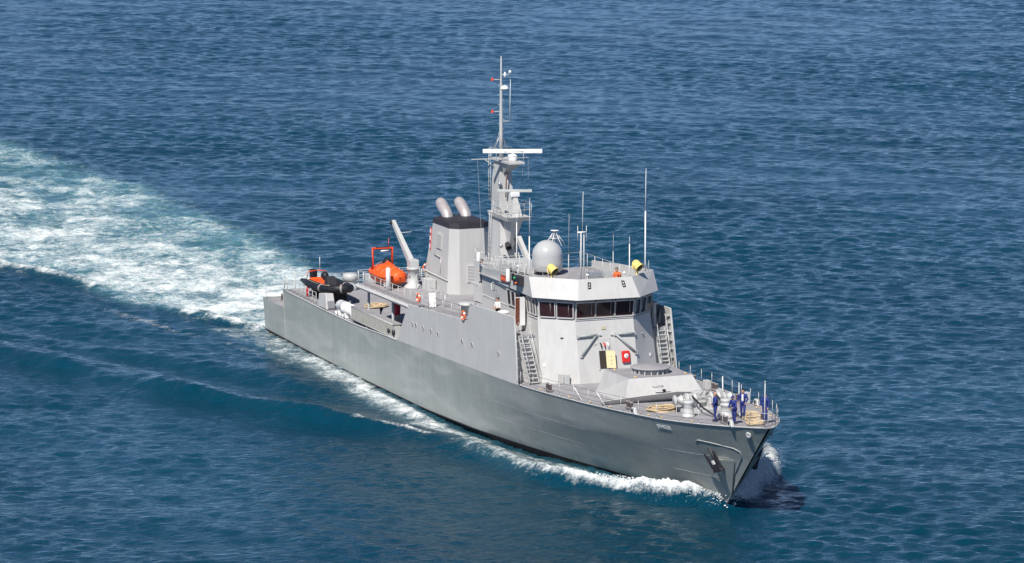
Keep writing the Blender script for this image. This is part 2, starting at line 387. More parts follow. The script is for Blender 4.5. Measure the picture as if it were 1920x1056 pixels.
def sea_mat():
    m = bpy.data.materials.new('sea_water'); m.use_nodes = True; N = m.node_tree.nodes; L = m.node_tree.links
    b = N['Principled BSDF']; tc = N.new('ShaderNodeTexCoord')
    def noise(scale, detail=3, rough=.55, stretch=None, dist=0):
        n = N.new('ShaderNodeTexNoise'); n.inputs['Scale'].default_value = scale; n.inputs['Detail'].default_value = detail
        n.inputs['Roughness'].default_value = rough; n.inputs['Distortion'].default_value = dist
        mp = N.new('ShaderNodeMapping'); mp.inputs['Rotation'].default_value = (0, 0, R(35)); mp.inputs['Scale'].default_value = stretch or (1, 1, 1)
        L.new(tc.outputs['Object'], mp.inputs[0]); L.new(mp.outputs[0], n.inputs['Vector']); return n.outputs[0]
    def math_(op, a, c=None, clamp=False):
        n = N.new('ShaderNodeMath'); n.operation = op; n.use_clamp = clamp
        for i, v in enumerate((a, c)):
            if v is None: continue
            if isinstance(v, (int, float)): n.inputs[i].default_value = v
            else: L.new(v, n.inputs[i])
        return n.outputs[0]
    def rng(a, lo, hi, t0=0, t1=1):
        n = N.new('ShaderNodeMapRange'); n.interpolation_type = 'SMOOTHSTEP'; L.new(a, n.inputs[0])
        for i, v in enumerate((lo, hi, t0, t1)): n.inputs[i + 1].default_value = v
        return n.outputs[0]
    def mixc(fac, a, c):
        n = N.new('ShaderNodeMix'); n.data_type = 'RGBA'; L.new(fac, n.inputs[0])
        for i, v in ((6, a), (7, c)):
            if isinstance(v, tuple): n.inputs[i].default_value = (*v, 1)
            else: L.new(v, n.inputs[i])
        return n.outputs[2]
    fo = N.new('ShaderNodeAttribute'); fo.attribute_name = 'foam'; fo = fo.outputs['Fac']
    ae = N.new('ShaderNodeAttribute'); ae.attribute_name = 'aerated'; ae = ae.outputs['Fac']
    nb = noise(.45, 6, .62, dist=.8); nm_ = noise(1.5, 5, .65, dist=.6); nf = noise(5.0, 4, .7)
    fine = math_('ADD', math_('MULTIPLY', nb, .40), math_('ADD', math_('MULTIPLY', nm_, .36), math_('MULTIPLY', nf, .24)))
    s = math_('ADD', fo, math_('MULTIPLY', math_('SUBTRACT', fine, .5), 2.5))
    mask = rng(s, .42, 1.16)
    has = rng(fo, .10, .34)
    foam = math_('MULTIPLY', mask, has)
    deep = mixc(rng(noise(.022, 3, .5, stretch=(1, 1.6, 1)), .35, .65), (.0006, .033, .060), (.0011, .041, .072))
    tq = math_('MULTIPLY', ae, rng(nb, .25, .72, .35, .95))
    col = mixc(tq, deep, (.15, .35, .40))
    col = mixc(foam, col, (.80, .84, .84))
    L.new(col, b.inputs['Base Color'])
    b.inputs['IOR'].default_value = 1.333
    L.new(rng(foam, 0, 1, .13, .75), b.inputs['Roughness'])
    L.new(rng(foam, 0, 1, .36, .08), b.inputs['Specular IOR Level'])
    # ripples finer than the mesh
    h = math_('ADD', math_('MULTIPLY', noise(2.6, 4, .6, stretch=(1, .7, 1)), .12), math_('MULTIPLY', noise(7.0, 3, .6, stretch=(1, .7, 1)), .018))
    h = math_('ADD', h, math_('MULTIPLY', noise(1.3, 4, .58, stretch=(1, .66, 1)), .14))
    rd = math_('ABSOLUTE', math_('SUBTRACT', noise(.9, 3, .55, stretch=(1, .64, 1), dist=.4), .5))
    h = math_('SUBTRACT', h, math_('MULTIPLY', rd, .42))
    h = math_('ADD', h, math_('MULTIPLY', math_('MULTIPLY', foam, fine), .16))
    bp = N.new('ShaderNodeBump'); bp.inputs['Strength'].default_value = 1; bp.inputs['Distance'].default_value = 1.0; bp.inputs['Filter Width'].default_value = .08
    L.new(h, bp.inputs['Height']); L.new(bp.outputs[0], b.inputs['Normal'])
    return m
sea = build_sea(); sea.data.materials.append(sea_mat())

# ------------------------------------------------------------------ hull
def build_hull():
    m = MB()
    S = [0, .02, .045, (5.99) / 81.1, (6.0) / 81.1] + list(np.linspace(.09, .8, 36)) + list(np.linspace(.815, 1, 26))
    T = [-1, -.5, 0, .12, .25, .4, .54, .66, .74, .83, .92, 1]
    for sg in (-1, 1):
        g = []
        for i, s in enumerate(S):
            g.append([(p[0], sg * p[1], p[2]) for p in (hull_pt(s, t, low=i < 4) for t in T)])
        n = len(T); vs = [p for r in g for p in r]
        fs = [(i * n + j, (i + 1) * n + j, (i + 1) * n + j + 1, i * n + j + 1) for i in range(len(S) - 1) for j in range(n - 1)]
        m.add(vs, fs, True)
    a = [hull_pt(0, t, True) for t in T]
    for j in range(len(T) - 1):
        p, q = a[j], a[j + 1]
        m.add([(p[0], -p[1], p[2]), (p[0], p[1], p[2]), (q[0], q[1], q[2]), (q[0], -q[1], q[2])], [(0, 1, 2, 3)], False)
    # bulkhead where the quarterdeck steps down
    m.add([(0, -6, 2.2), (0, 6, 2.2), (0, 6, 3.92), (0, -6, 3.92)], [(0, 1, 2, 3)], False)
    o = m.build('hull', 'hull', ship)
    me = o.data
    for p in me.polygons: p.use_smooth = True
    mod = o.modifiers.new('e', 'EDGE_SPLIT'); mod.split_angle = R(24)
    return o
hull = build_hull()
def deck_sheet(name, x0, x1, dz, n=40, inset=.05, fixed=None, camber=.12, par=None):
    m = MB(); vs = []; K = 8
    xs = np.linspace(x0, x1, n)
    for x in xs:
        yy = max(.02, deck_y(x) - inset); z = fixed if fixed is not None else deck_z(x) + dz
        for k in range(K + 1):
            t = -1 + 2 * k / K; vs.append((x, yy * t, z + camber * (1 - t * t) * min(1, yy / 4)))
    fs = [(i * (K + 1) + k, (i + 1) * (K + 1) + k, (i + 1) * (K + 1) + k + 1, i * (K + 1) + k + 1) for i in range(n - 1) for k in range(K)]
    m.add(vs, fs, True)
    return m.build(name, 'deck', par or ship)
main_deck = deck_sheet('main_deck', 0, 81.9, -.05)
quarter_deck = deck_sheet('quarter_deck', -5.95, -.02, 0, n=6, fixed=2.25, camber=.05)
# gunwale lip following the sheer, each side
for sg in (-1, 1):
    one(lambda m: m.tube([(x, sg * (deck_y(x) + .005), deck_z(x)) for x in np.linspace(53.5, 81.9, 46)], .035, 6), 'gunwale', 'grey', ship)
    one(lambda m: m.tube([(x, sg * (deck_y(x) + .005), deck_z(x)) for x in np.linspace(.05, 28, 20)], .05, 6), 'gunwale', 'grey', ship)
# weld seams along the bow plating
for t in (.34, .60):
    for sg in (-1, 1):
        m = MB(); pts = []
        for s in np.linspace(.62, .985, 60):
            p = hull_pt(s, t); pts.append((p[0], sg * (p[1] + .002), p[2]))
        m.tube(pts, .007, 4); m.build('weld_seam', 'grey', hull)

# flush upper sides amidships (both sides), ending in a slanted edge aft and a raked edge forward
UP_TOP = [(30.4, 7.06), (41.6, 7.62), (43.0, 7.70), (43.3, 8.93), (52.1, 9.24)]
def side_plate(sg):
    m = MB(); th = .12
    xs = [28.2, 29.3, 30.4] + list(np.linspace(31.5, 43.0, 12)) + [43.25] + list(np.linspace(44, 52.1, 9)) + [53.0]
    def top(x):
        if x <= 30.4: return itp(x, [(28.2, 4.1), (30.4, 7.06)])
        if x > 52.1: return itp(x, [(52.1, 9.24), (53.05, 4.75)])
        return itp(x, UP_TOP)
    K = 4; vs = []
    for lay in (0, 1):
        for x in xs:
            z0 = deck_z(x) - .02; z1 = max(top(x), z0 + .01)
            for k in range(K + 1):
                z = z0 + (z1 - z0) * k / K
                y = deck_y(x) + .004 - .03 * (z - z0) - lay * th
                vs.append((x, sg * y, z))
    nx = len(xs); q = K + 1; off = nx * q; fs = []
    for i in range(nx - 1):
        for k in range(K):
            a = i * q + k; b = (i + 1) * q + k
            fs.append((a, b, b + 1, a + 1)); fs.append((off + a, off + a + 1, off + b + 1, off + b))
        a = i * q + K; b = (i + 1) * q + K; fs.append((a, b, off + b, off + a))
    for k in range(K):
        for i in (0, nx - 1):
            a = i * q + k; fs.append((a, a + 1, off + a + 1, off + a))
    m.add(vs, fs, False)
    o = m.build('upper_side', 'grey', ship)
    # stiffeners on the inner face of the raised bulwark
    for x in (44.5, 46, 47.5, 49, 50.5):
        b = MB(); y = deck_y(x) - .03 * 4.5 - .13; b.hexa([(x - .03, sg * (y - .30), 7.95), (x + .03, sg * (y - .30), 7.95), (x + .03, sg * y, 7.95), (x - .03, sg * y, 7.95)],
              [(x - .03, sg * (y - .05), 8.9), (x + .03, sg * (y - .05), 8.9), (x + .03, sg * y, 8.9), (x - .03, sg * y, 8.9)])
        b.build('bracket', 'grey', o)
    for z in (5.2, 5.8, 6.4, 7.0, 7.6, 8.2, 8.7):
        x1 = itp(z, [(4.75, 53.0), (9.24, 52.1)]); y = deck_y(52) - .03 * (z - 4.6) - .13; b = MB()
        b.hexa([(x1 - .5, sg * (y - .22), z), (x1 - .03, sg * (y - .1), z), (x1 - .03, sg * y, z), (x1 - .5, sg * y, z)], [(x1 - .5, sg * (y - .22), z + .05), (x1 - .03, sg * (y - .1), z + .05), (x1 - .03, sg * y, z + .05), (x1 - .5, sg * y, z + .05)])
        b.build('bracket', 'grey', o)
    one(lambda b: b.tube([(x, sg * (deck_y(x) - .03 * (top(x) - 4.5) - .06), top(x) + .02) for x in [43.3] + list(np.linspace(44, 52.05, 9))] + [(53.0, sg * 5.98, 4.8)], .05, 6), 'edge_bar', 'pale', o)
    return o
sideS = side_plate(-1); sideP = side_plate(1)
# portholes: rim and dark glass let into the starboard side
ring = MB(); ring.lathe((0, 0, 0), [(.14, .0), (.185, .0), (.185, .03), (.16, .04), (.14, .02), (.14, 0)], 20, axis=(0, -1, .03))
rim0 = None
for i, (x, z) in enumerate([(31.46, 5.74), (32.2, 5.77), (33.79, 5.77), (35.47, 5.82), (36.91, 5.84), (42.02, 6.05), (44.11, 6.1), (49.36, 6.3)]):
    y = -(deck_y(x) + .006 - .03 * (z - deck_z(x)))
    if rim0 is None:
        rim0 = ring.build('porthole', 'pale', sideS); rim0.location = (x, y, z); BASE[rim0.name] = Matrix.Translation((x, y, z)); r_ = rim0
        bpy.context.view_layer.update()
    else: r_ = copy_at(rim0, (x, y, z), sideS)
    one(lambda m: m.lathe((x, y - .012, z), [(0, 0), (.15, 0), (.15, .012), (0, .014)], 16, axis=(0, -1, .03)), 'porthole_glass', 'glass', r_)
# boat deck: overhangs the open waist on pillars, runs forward to the bridge
def boat_z(x): return itp(x, [(17, 6.95), (30.4, 7.04), (41.6, 7.58), (43, 7.66)])
def slab(name, outline, zf, th, matname, par=ship, camber=0):
    m = MB(); m.hexa([(x, y, zf(x) - th) for x, y in outline], [(x, y, zf(x) + (camber if abs(y) < 5 else 0)) for x, y in outline]); return m.build(name, matname, par)
bd = MB(); K = 8; vs = []
xs = np.linspace(18.4, 43.2, 14)
for lay in (0, 1):
    for x in xs:
        for k in range(K + 1):
            t = -1 + 2 * k / K; yy = 5.93; vs.append((x, yy * t, boat_z(x) + .16 * (1 - t * t) - .34 * lay))
q = K + 1; off = len(xs) * q; fs = []
for i in range(len(xs) - 1):
    for k in range(K):
        a = i * q + k; b = a + q; fs += [(a, b, b + 1, a + 1), (off + a, off + a + 1, off + b + 1, off + b)]
    for k in (0, K): a = i * q + k; b = a + q; fs.append((a, b, off + b, off + a))
for k in range(K):
    for i in (0, len(xs) - 1): a = i * q + k; fs.append((a, a + 1, off + a + 1, off + a))
bd.add(vs, fs, False); boat_deck = bd.build('boat_deck', ['deck'], ship)
for sg in (-1, 1): one(lambda m: m.tube([(x, sg * 5.97, boat_z(x) - .17) for x in np.linspace(18.4, 30.4, 6)], .17, 4), 'deck_edge_girder', 'grey', ship)
# deckhouse under the boat deck and its starboard passage wall
one(lambda m: m.box(25.2, 43, -3.9, 3.9, 4.0, 7.0), 'deckhouse', 'grey', ship)
for x, y in ((19.3, -5.3), (24.9, -5.3), (19.3, 5.3), (24.9, 5.3), (19.3, 0)):
    one(lambda m: m.tube([(x, y, 3.72), (x, y, boat_z(x) - .3)], .10, 10), 'pillar', 'pale', ship)
# wing deck and the bulkhead under its fore edge, both sides
for sg in (-1, 1):
    one(lambda m: m.box(43.0, 52.0, min(sg * 4.2, sg * 5.86), max(sg * 4.2, sg * 5.86), 7.78, 7.9), 'wing_deck', 'deck', ship)
    one(lambda m: m.box(51.7, 51.95, min(sg * 3.9, sg * 5.86), max(sg * 3.9, sg * 5.86), 4.6, 7.78), 'bulkhead', 'grey', ship)
# ------------------------------------------------------------------ bridge block
def ring5(xi, yi, xo, yo, xa, z):      # front of the bridge in plan: centre face, two corner faces, sides running aft to xa
    return [(xa, -yo, z), (xo, -yo, z), (xi, -yi, z), (xi, yi, z), (xo, yo, z), (xa, yo, z)]
def stack(rings):
    m = MB()
    for a, b in zip(rings[:-1], rings[1:]): pass
    n = len(rings[0]); vs = [p for r in rings for p in r]
    fs = [(i * n + j, i * n + (j + 1) % n, (i + 1) * n + (j + 1) % n, (i + 1) * n + j) for i in range(len(rings) - 1) for j in range(n)]
    fs += [tuple(reversed(range(n))), tuple(range((len(rings) - 1) * n, len(rings) * n))]
    m.add(vs, fs, False); return m
LOW = dict(xi=55.25, yi=2.2, xo=53.35, yo=4.45); SILL = dict(xi=54.15, yi=2.18, xo=52.3, yo=4.25); HEAD = dict(xi=54.3, yi=2.24, xo=52.4, yo=4.38)
bridge = stack([ring5(**LOW, xa=42, z=4.62), ring5(**SILL, xa=41.2, z=9.14)]).build('bridge', 'grey', ship)
def facet(a, b, t, u, f):      # point on a wall between plan levels; t runs along the facet a->b, u up between (lower, upper)
    pass
def lev(d0, d1, z0, z1, z):
    k = (z - z0) / (z1 - z0); return {q: d0[q] + (d1[q] - d0[q]) * k for q in d0}
def wall_pts(z):
    if z <= 9.14: d = lev(LOW, SILL, 4.62, 9.14, z)
    else: d = lev(SILL, HEAD, 9.14, 10.6, z)
    return d
def face_pt(face, t, z, out=0.0):
    """point on a wall: face in front / s_corner / p_corner / s_side / p_side, t along it (0..1, or x for sides)"""
    d = wall_pts(z)
    if face == 'front': p = Vector((d['xi'], -d['yi'] + 2 * d['yi'] * t, z)); n = Vector((1, 0, .2 if z < 9.14 else -.1))
    elif face in ('s_corner', 'p_corner'):
        sg = -1 if face[0] == 's' else 1
        a = Vector((d['xo'], sg * d['yo'], z)); b = Vector((d['xi'], sg * d['yi'], z)); p = a + (b - a) * t
        e = (b - a).normalized(); n = Vector((-sg * e.y * 1.0, sg * e.x, 0)); n = Vector((abs(e.y), sg * abs(e.x), 0))
    else:
        sg = -1 if face[0] == 's' else 1
        p = Vector((t, sg * d['yo'], z)); n = Vector((0, sg, 0))
    return p + n.normalized() * out
def panel(m, face, t0, t1, z0, z1, o0, o1):
    b = [face_pt(face, t0, z0, o0), face_pt(face, t1, z0, o0), face_pt(face, t1, z1, o0), face_pt(face, t0, z1, o0)]
    t = [face_pt(face, t0, z0, o1), face_pt(face, t1, z0, o1), face_pt(face, t1, z1, o1), face_pt(face, t0, z1, o1)]
    m.hexa(b, t)
# window band: dark glass room behind a frame of mullions
core_lo = dict(xi=54.02, yi=2.10, xo=52.2, yo=4.16); core_hi = dict(xi=54.16, yi=2.16, xo=52.28, yo=4.29)
band = stack([ring5(**core_lo, xa=41.3, z=9.14), ring5(**core_hi, xa=41.3, z=10.62)]).build('window_band', 'grey', bridge)
def bar_frame(face, ts, z0, z1, w_, name='window_frame'):
    m = MB()
    for t in ts: panel(m, face, t - w_, t + w_, z0, z1, -.16, .012)
    return m.build(name, 'grey', bridge)
ZS, ZH = 9.14, 10.6
WIN = [('front', [(.015, .335), (.348, .665), (.680, .985)]), ('s_corner', [(.07, .47), (.53, .95)]), ('p_corner', [(.05, .30), (.36, .62), (.68, .95)]),
       ('s_side', [(46.7, 47.35), (47.5, 48.2), (48.35, 49.1), (50.55, 51.0), (51.15, 51.65), (51.72, 52.1)]), ('p_side', [(47.2, 48.0), (48.2, 49.0), (50.4, 51.1), (51.3, 52.0)])]
for face, spans in WIN:
    side = face.endswith('side')
    dz0, dz1 = (9.36, 10.42) if side else (9.30, 10.36)
    for a, b in spans:
        m = MB(); panel(m, face, a, b, dz0, dz1, .02, .045); win = m.build('window', 'glass', bridge)
        fr = MB(); wt = .05 if side else .05 / (4.4 if face == 'front' else 2.8)
        for (p, q_) in ((a - wt, a + wt * .3), (b - wt * .3, b + wt)): panel(fr, face, p, q_, dz0 - .06, dz1 + .06, .0, .085)
        panel(fr, face, a, b, dz0 - .07, dz0 + .015, .0, .095); panel(fr, face, a, b, dz1 - .015, dz1 + .07, .0, .085)
        fr.build('window_frame', 'grey', bridge)
        if not side:
            wp = MB(); tm = a + (b - a) * (.78 if face != 's_corner' else .72)
            wp.tube([face_pt(face, tm, dz1 + .05, .12), face_pt(face, tm + (b - a) * .02, dz0 + .2, .07)], .014, 5)
            wp.tube([face_pt(face, tm - .0, dz1 + .06, .08), face_pt(face, tm, dz1 + .06, .16)], .04, 6)
            wp.build('wiper', 'pale', bridge)
# lower sill ledge below the windows
m = MB()
m.hexa([face_pt('front', 0, 9.1, .0), face_pt('front', 1, 9.1, 0), face_pt('front', 1, 9.18, 0), face_pt('front', 0, 9.18, 0)], [face_pt('front', 0, 9.1, .06), face_pt('front', 1, 9.1, .06), face_pt('front', 1, 9.18, .05), face_pt('front', 0, 9.18, .05)])
m.build('sill', 'grey', bridge)
# sloping fascia round the bridge roof, a hollow upstand with the roof deck inside
FB = dict(xi=55.05, yi=2.33, xo=52.55, yo=4.75); FT = dict(xi=54.32, yi=2.0, xo=51.75, yo=4.69)
def fascia():
    m = MB(); XA = 41.2
    ob = ring5(**FB, xa=XA, z=10.66); ot = ring5(**FT, xa=XA, z=12.02)
    it = ring5(xi=54.22, yi=1.96, xo=51.69, yo=4.60, xa=XA, z=12.02); ib = ring5(xi=54.22, yi=1.96, xo=51.69, yo=4.60, xa=XA, z=10.85)
    # the sides step down towards the stern
    ot[0] = (XA, -4.40, 11.30); ot[5] = (XA, 4.40, 11.30); it[0] = (XA, -4.3, 11.30); it[5] = (XA, 4.3, 11.30)
    ob[0] = (XA, -4.33, 10.66); ob[5] = (XA, 4.33, 10.66); ib[0] = (XA, -4.3, 10.85); ib[5] = (XA, 4.3, 10.85)
    vs = ob + ot + it + ib; n = 6; fs = []
    for lay in range(3):
        for j in range(5):
            a = lay * n + j; fs.append((a, a + 1, a + n + 1, a + n))
    fs += [tuple(reversed(range(6))), (0, 6, 12, 18), (5, 11, 17, 23), (0, 18, 23, 5)]
    m.add(vs, fs, False)
    o = m.build('roof_fascia', 'grey', bridge); return o
roof_fascia = fascia()
one(lambda m: m.add(ring5(xi=54.2, yi=1.95, xo=51.68, yo=4.58, xa=41.2, z=10.85), [tuple(range(6))], False), 'roof_deck', 'deck', bridge)
# vertical drip strips under the fascia between the windows
for t in (.34, .672):
    one(lambda m: m.tube([face_pt('front', t, 10.36, .03), face_pt('front', t, 10.64, .1)], .03, 5), 'bracket', 'black', bridge)
# ledge along the starboard side wall
for sg, f_ in ((-1, 's_side'), (1, 'p_side')):
    one(lambda m: m.tube([face_pt(f_, 41.4, 9.30, .02), face_pt(f_, 46.4, 9.22, .02)], .04, 4), 'ledge', 'grey', bridge)
    one(lambda m: m.tube([face_pt(f_, 50.6, 9.12, .03), face_pt(f_, 52.3, 9.12, .03)], .05, 4), 'ledge', 'grey', bridge)
# bridge doors to the wings: dark opening, brown-edged leaf standing open
for sg, f_ in ((-1, 's_side'), (1, 'p_side')):
    m = MB(); panel(m, f_, 49.35, 50.25, 8.35, 10.42, -.03, .03); m.build('doorway', 'inside', bridge)
    m = MB(); y0 = sg * 4.42
    m.hexa([(50.27, y0, 8.37), (50.33, y0, 8.37), (50.45, y0 + sg * .8, 8.37), (50.39, y0 + sg * .8, 8.37)], [(50.27, y0, 10.38), (50.33, y0, 10.38), (50.45, y0 + sg * .8, 10.38), (50.39, y0 + sg * .8, 10.38)])
    dr = m.build('door', 'white', bridge)
    one(lambda m: m.hexa([(50.395, y0 + sg * .45, 8.4), (50.42, y0 + sg * .45, 8.4), (50.47, y0 + sg * .78, 8.4), (50.445, y0 + sg * .78, 8.4)], [(50.395, y0 + sg * .45, 10.34), (50.42, y0 + sg * .45, 10.34), (50.47, y0 + sg * .78, 10.34), (50.445, y0 + sg * .78, 10.34)]), 'door_panel', 'brown', dr)
# ---- fittings on the front wall
m = MB(); panel(m, 'front', .355, .545, 5.75, 7.72, -.05, .012); m.build('doorway', 'inside', bridge)
m = MB()
for (a, b, c, d_) in ((.335, .357, 5.7, 7.78), (.543, .562, 5.7, 7.78), (.335, .562, 7.72, 7.80)): panel(m, 'front', a, b, c, d_, 0, .06)
m.build('door_frame', 'grey', bridge)
m = MB(); panel(m, 'front', .357, .543, 6.98, 7.72, .014, .05); tr = m.build('door_hood', 'grey', bridge)
for t, c in ((.39, 'black'), (.45, 'red'), (.51, 'white')):
    one(lambda m: m.tube([face_pt('front', t, 7.5, .05), face_pt('front', t, 7.42, .2), face_pt('front', t + .01, 7.15, .16)], [.05, .06, .035], 7), 'fitting', c, tr)
p0 = face_pt('front', .475, 5.8, .02); p1 = face_pt('front', .475, 6.98, .02)
m = MB(); e = Vector((.42, .62, 0)).normalized() * .66; th = Vector((-.62, .42, 0)).normalized() * .05
m.hexa([p0, p0 + e, p0 + e + th, p0 + th], [p1, p1 + e, p1 + e + th, p1 + th]); leaf = m.build('door', 'cream', bridge)
for z in (6.1, 6.35, 6.6): one(lambda m: m.ball(tuple(face_pt('front', .475, z, .02) + e * .55 - th * .6), .03, 6), 'clip', 'dark', leaf)
m = MB(); panel(m, 'front', .735, .870, 6.08, 6.88, .03, .22); rb = m.build('locker', 'red', bridge, bevel=.06)
one(lambda m: m.lathe(face_pt('front', .805, 6.52, .225), [(.0, .0), (.17, .0), (.17, .012), (0, .014)], 20, axis=(1, 0, .2)), 'disc', 'white', rb)
one(lambda m: [m.tube([face_pt('front', .795, 6.46, .245), face_pt('front', .795, 6.58, .245), face_pt('front', .82, 6.58, .245)], .018, 5)], 'mark', 'black', rb)
m = MB(); panel(m, 'front', .435, .505, 8.42, 8.62, .0, .05); m.build('name_plate', 'label', bridge)
# folded davit arms either side of the door
def arm(ts):
    m = MB()
    a = face_pt('front', ts[0], 8.02, .14); b = face_pt('front', ts[1], 8.06, .14); c = face_pt('front', ts[2], 6.72, .14)
    m.tube([a, b], .085, 8); o = m.build('davit_arm', 'armgrey', bridge)
    one(lambda q: q.tube([b, c], .075, 8), 'strut', 'armgrey', o)
    for p in (a, b, c): one(lambda q: q.obox(p - Vector((.07, 0, 0)), (.09, 0, 0), (0, .10, 0), (0, 0, .12)), 'bracket', 'grey', o)
arm((.02, .33, .05)); arm((.98, .66, .985))
for t, z in ((.40, 8.05), (.60, 8.03)): one(lambda m: m.obox(face_pt('front', t, z, .06), (.06, 0, 0), (0, .09, 0), (0, 0, .03)), 'lamp', 'pale', bridge)
one(lambda m: m.tube([face_pt('front', .30, 7.3, .02), face_pt('front', .285, 7.42, .1), face_pt('front', .30, 7.5, .1), face_pt('front', .33, 7.45, .1)], .02, 5), 'hook', 'pale', bridge)
m = MB(); panel(m, 's_corner', .09, .16, 5.9, 6.1, 0, .04); m.build('notice_plate', 'white', bridge)
one(lambda m: m.obox(face_pt('s_corner', .62, 7.9, .05), (.03, .08, 0), (.06, 0, 0), (0, 0, .025)), 'lamp', 'dark', bridge)
m = MB(); panel(m, 'p_corner', .25, .30, 6.2, 6.4, 0, .04); m.build('notice_plate', 'white', bridge)
one(lambda m: m.obox(face_pt('p_corner', .6, 7.9, .05), (.03, -.06, 0), (.06, 0, 0), (0, 0, .025)), 'lamp', 'pale', bridge)
# junction boxes on the deck below the starboard corner
for k, t in enumerate((.55, .70)):
    p = face_pt('s_corner', t, 4.9, .28)
    one(lambda m: m.obox(p + Vector((0, 0, .25)), (.14, 0, 0), (0, .16, 0), (0, 0, .35)), 'vent_box', 'pale' if k else 'grey', bridge, bevel=.02)
# side signs: brown-red name board, nav light box, white cylinders and pipe bracket
m = MB(); m.hexa([(46.05, -4.5, 10.93), (47.75, -4.56, 11.0), (47.75, -4.68, 11.0), (46.05, -4.64, 10.93)][::-1], [(46.05, -4.5, 11.36), (47.75, -4.56, 11.43), (47.75, -4.68, 11.43), (46.05, -4.64, 11.36)][::-1]); nb = m.build('name_board', 'signred', bridge)
for i in range(6): one(lambda m: [m.box(46.28 + i * .23, 46.33 + i * .23, -4.69, -4.64, 11.06, 11.30), m.box(46.33 + i * .23, 46.42 + i * .23, -4.69, -4.64, 11.06 + .1 * (i % 3), 11.10 + .1 * (i % 3))], 'letter', 'lifebuoy', nb)
nl = one(lambda m: m.hexa([(49.6, -5.05, 11.2), (50.75, -5.05, 11.2), (50.75, -4.6, 11.2), (49.6, -4.6, 11.2)], [(49.6, -5.05, 11.86), (50.75, -5.05, 11.86), (50.75, -4.6, 11.86), (49.6, -4.6, 11.86)]), 'navigation_light_box', 'black', bridge)
one(lambda m: m.lathe((50.0, -5.09, 11.62), [(0, 0), (.09, 0), (.09, .14), (0, .2)], 10), 'lamp', 'greenlamp', nl)
one(lambda m: m.lathe((50.25, -5.09, 11.32), [(0, 0), (.08, 0), (.08, .1), (0, .14)], 10), 'lamp', 'lifebuoy', nl)
nlp = one(lambda m: m.hexa([(49.6, 4.73, 11.2), (50.75, 4.73, 11.2), (50.75, 5.05, 11.2), (49.6, 5.05, 11.2)], [(49.6, 4.73, 11.86), (50.75, 4.73, 11.86), (50.75, 5.05, 11.86), (49.6, 5.05, 11.86)]), 'navigation_light_box', 'black', bridge)
one(lambda m: m.lathe((47.9, -4.78, 11.1), [(0, 0), (.13, .02), (.15, .1), (.15, .82), (.1, .93), (0, .95)], 12), 'white_canister', 'white', bridge)
one(lambda m: m.lathe((41.9, -4.75, 11.7), [(0, 0), (.13, .02), (.15, .1), (.15, .62), (.1, .73), (0, .75)], 12), 'white_canister', 'white', bridge)
one(lambda m: m.tube([(44.6, -4.6, 10.62), (44.6, -4.78, 10.55), (44.6, -4.78, 10.1), (45.2, -4.78, 10.1), (45.2, -4.78, 10.6)], .04, 6), 'pipe_bracket', 'grey', bridge)
one(lambda m: [m.box(48.75, 49.0, -4.86, -4.70, 11.35, 11.85)], 'cable_box', 'dark', bridge)
one(lambda m: m.box(39.5, 41.15, -4.5, -1.55, 9.78, 9.95), 'aft_landing', 'grey', bridge)
# S-shaped grab handles on the fascia front
def fas(t, k, out=.03):
    a = Vector((FB['xi'], -FB['yi'] + 2 * FB['yi'] * t, 10.66)); b = Vector((FT['xi'], -FT['yi'] + 2 * FT['yi'] * t, 12.02)); return a + (b - a) * k + Vector((.88, 0, .47)) * out
for t0 in (.19, .80):
    pts = [fas(t0 + dx, k, .05) for dx, k in ((.025, .80), (-.02, .82), (-.024, .68), (.022, .66), (.022, .56), (-.02, .54), (-.024, .62))]
    m = MB(); m.tube(pts, .035, 6); m.build('grab_handle', 'dark', bridge)
    pts = [fas(t0 + dx, k, .05) for dx, k in ((.020, .66), (.024, .80))]
    one(lambda m: m.tube(pts, .03, 6), 'grab_handle', 'dark', bridge)

# ------------------------------------------------------------------ ladders up to the wings
def stairs(x_top, x_bot, y0, z_top, z_bot, wd, y1, n=11):
    m = MB()
    def p(k, side): return Vector((x_top + (x_bot - x_top) * k, (y0 + (y1 - y0) * k) + side * wd / 2, z_top + (z_bot - z_top) * k))
    a = one(lambda q: q.obox((p(0, -1) + p(1, -1)) / 2, (p(1, -1) - p(0, -1)) / 2, (0, .02, 0), (.09, 0, .05)), 'stairs', 'grey', ship)
    one(lambda q: q.obox((p(0, 1) + p(1, 1)) / 2, (p(1, 1) - p(0, 1)) / 2, (0, .02, 0), (.09, 0, .05)), 'stringer', 'grey', a)
    for i in range(n):
        k = (i + .6) / n; c = p(k, 0)
        one(lambda q: q.obox(c, (.13, 0, 0), (0, wd / 2 - .022, 0), (0, 0, .022)), 'tread', 'pale', a)
    for s in (-1, 1):
        one(lambda q: q.tube([p(-.02, s) + Vector((.0, 0, .95)), p(.0, s) + Vector((.15, 0, .95)), p(.93, s) + Vector((.12, 0, .9)), p(1, s) + Vector((.1, 0, .05))], .022, 6), 'handrail', 'pale', a)
        for k in (.33, .66): one(lambda q: q.tube([p(k, s), p(k, s) + Vector((.12, 0, .92))], .018, 5), 'handrail_post', 'pale', a)
    return a
stairs(52.05, 53.5, -5.25, 7.88, 4.72, .72, -4.95)
stairs(52.05, 53.5, 5.1, 7.88, 4.72, .72, 5.0)
# bulwark end frames, a pelorus pillar and lockers on the wings
one(lambda m: m.lathe((51.2, 5.0, 7.9), [(.30, 0), (.32, .06), (.17, .1), (.17, 1.55), (.30, 1.6), (.32, 1.72), (.1, 1.8), (0, 1.82)], 18), 'pelorus_pillar', 'pale', ship)
one(lambda m: m.lathe((47.9, -5.1, 7.9), [(.16, 0), (.16, .95), (.42, 1.0), (.44, 1.14), (.2, 1.2), (0, 1.22)], 18), 'pelorus_pillar', 'white', ship)

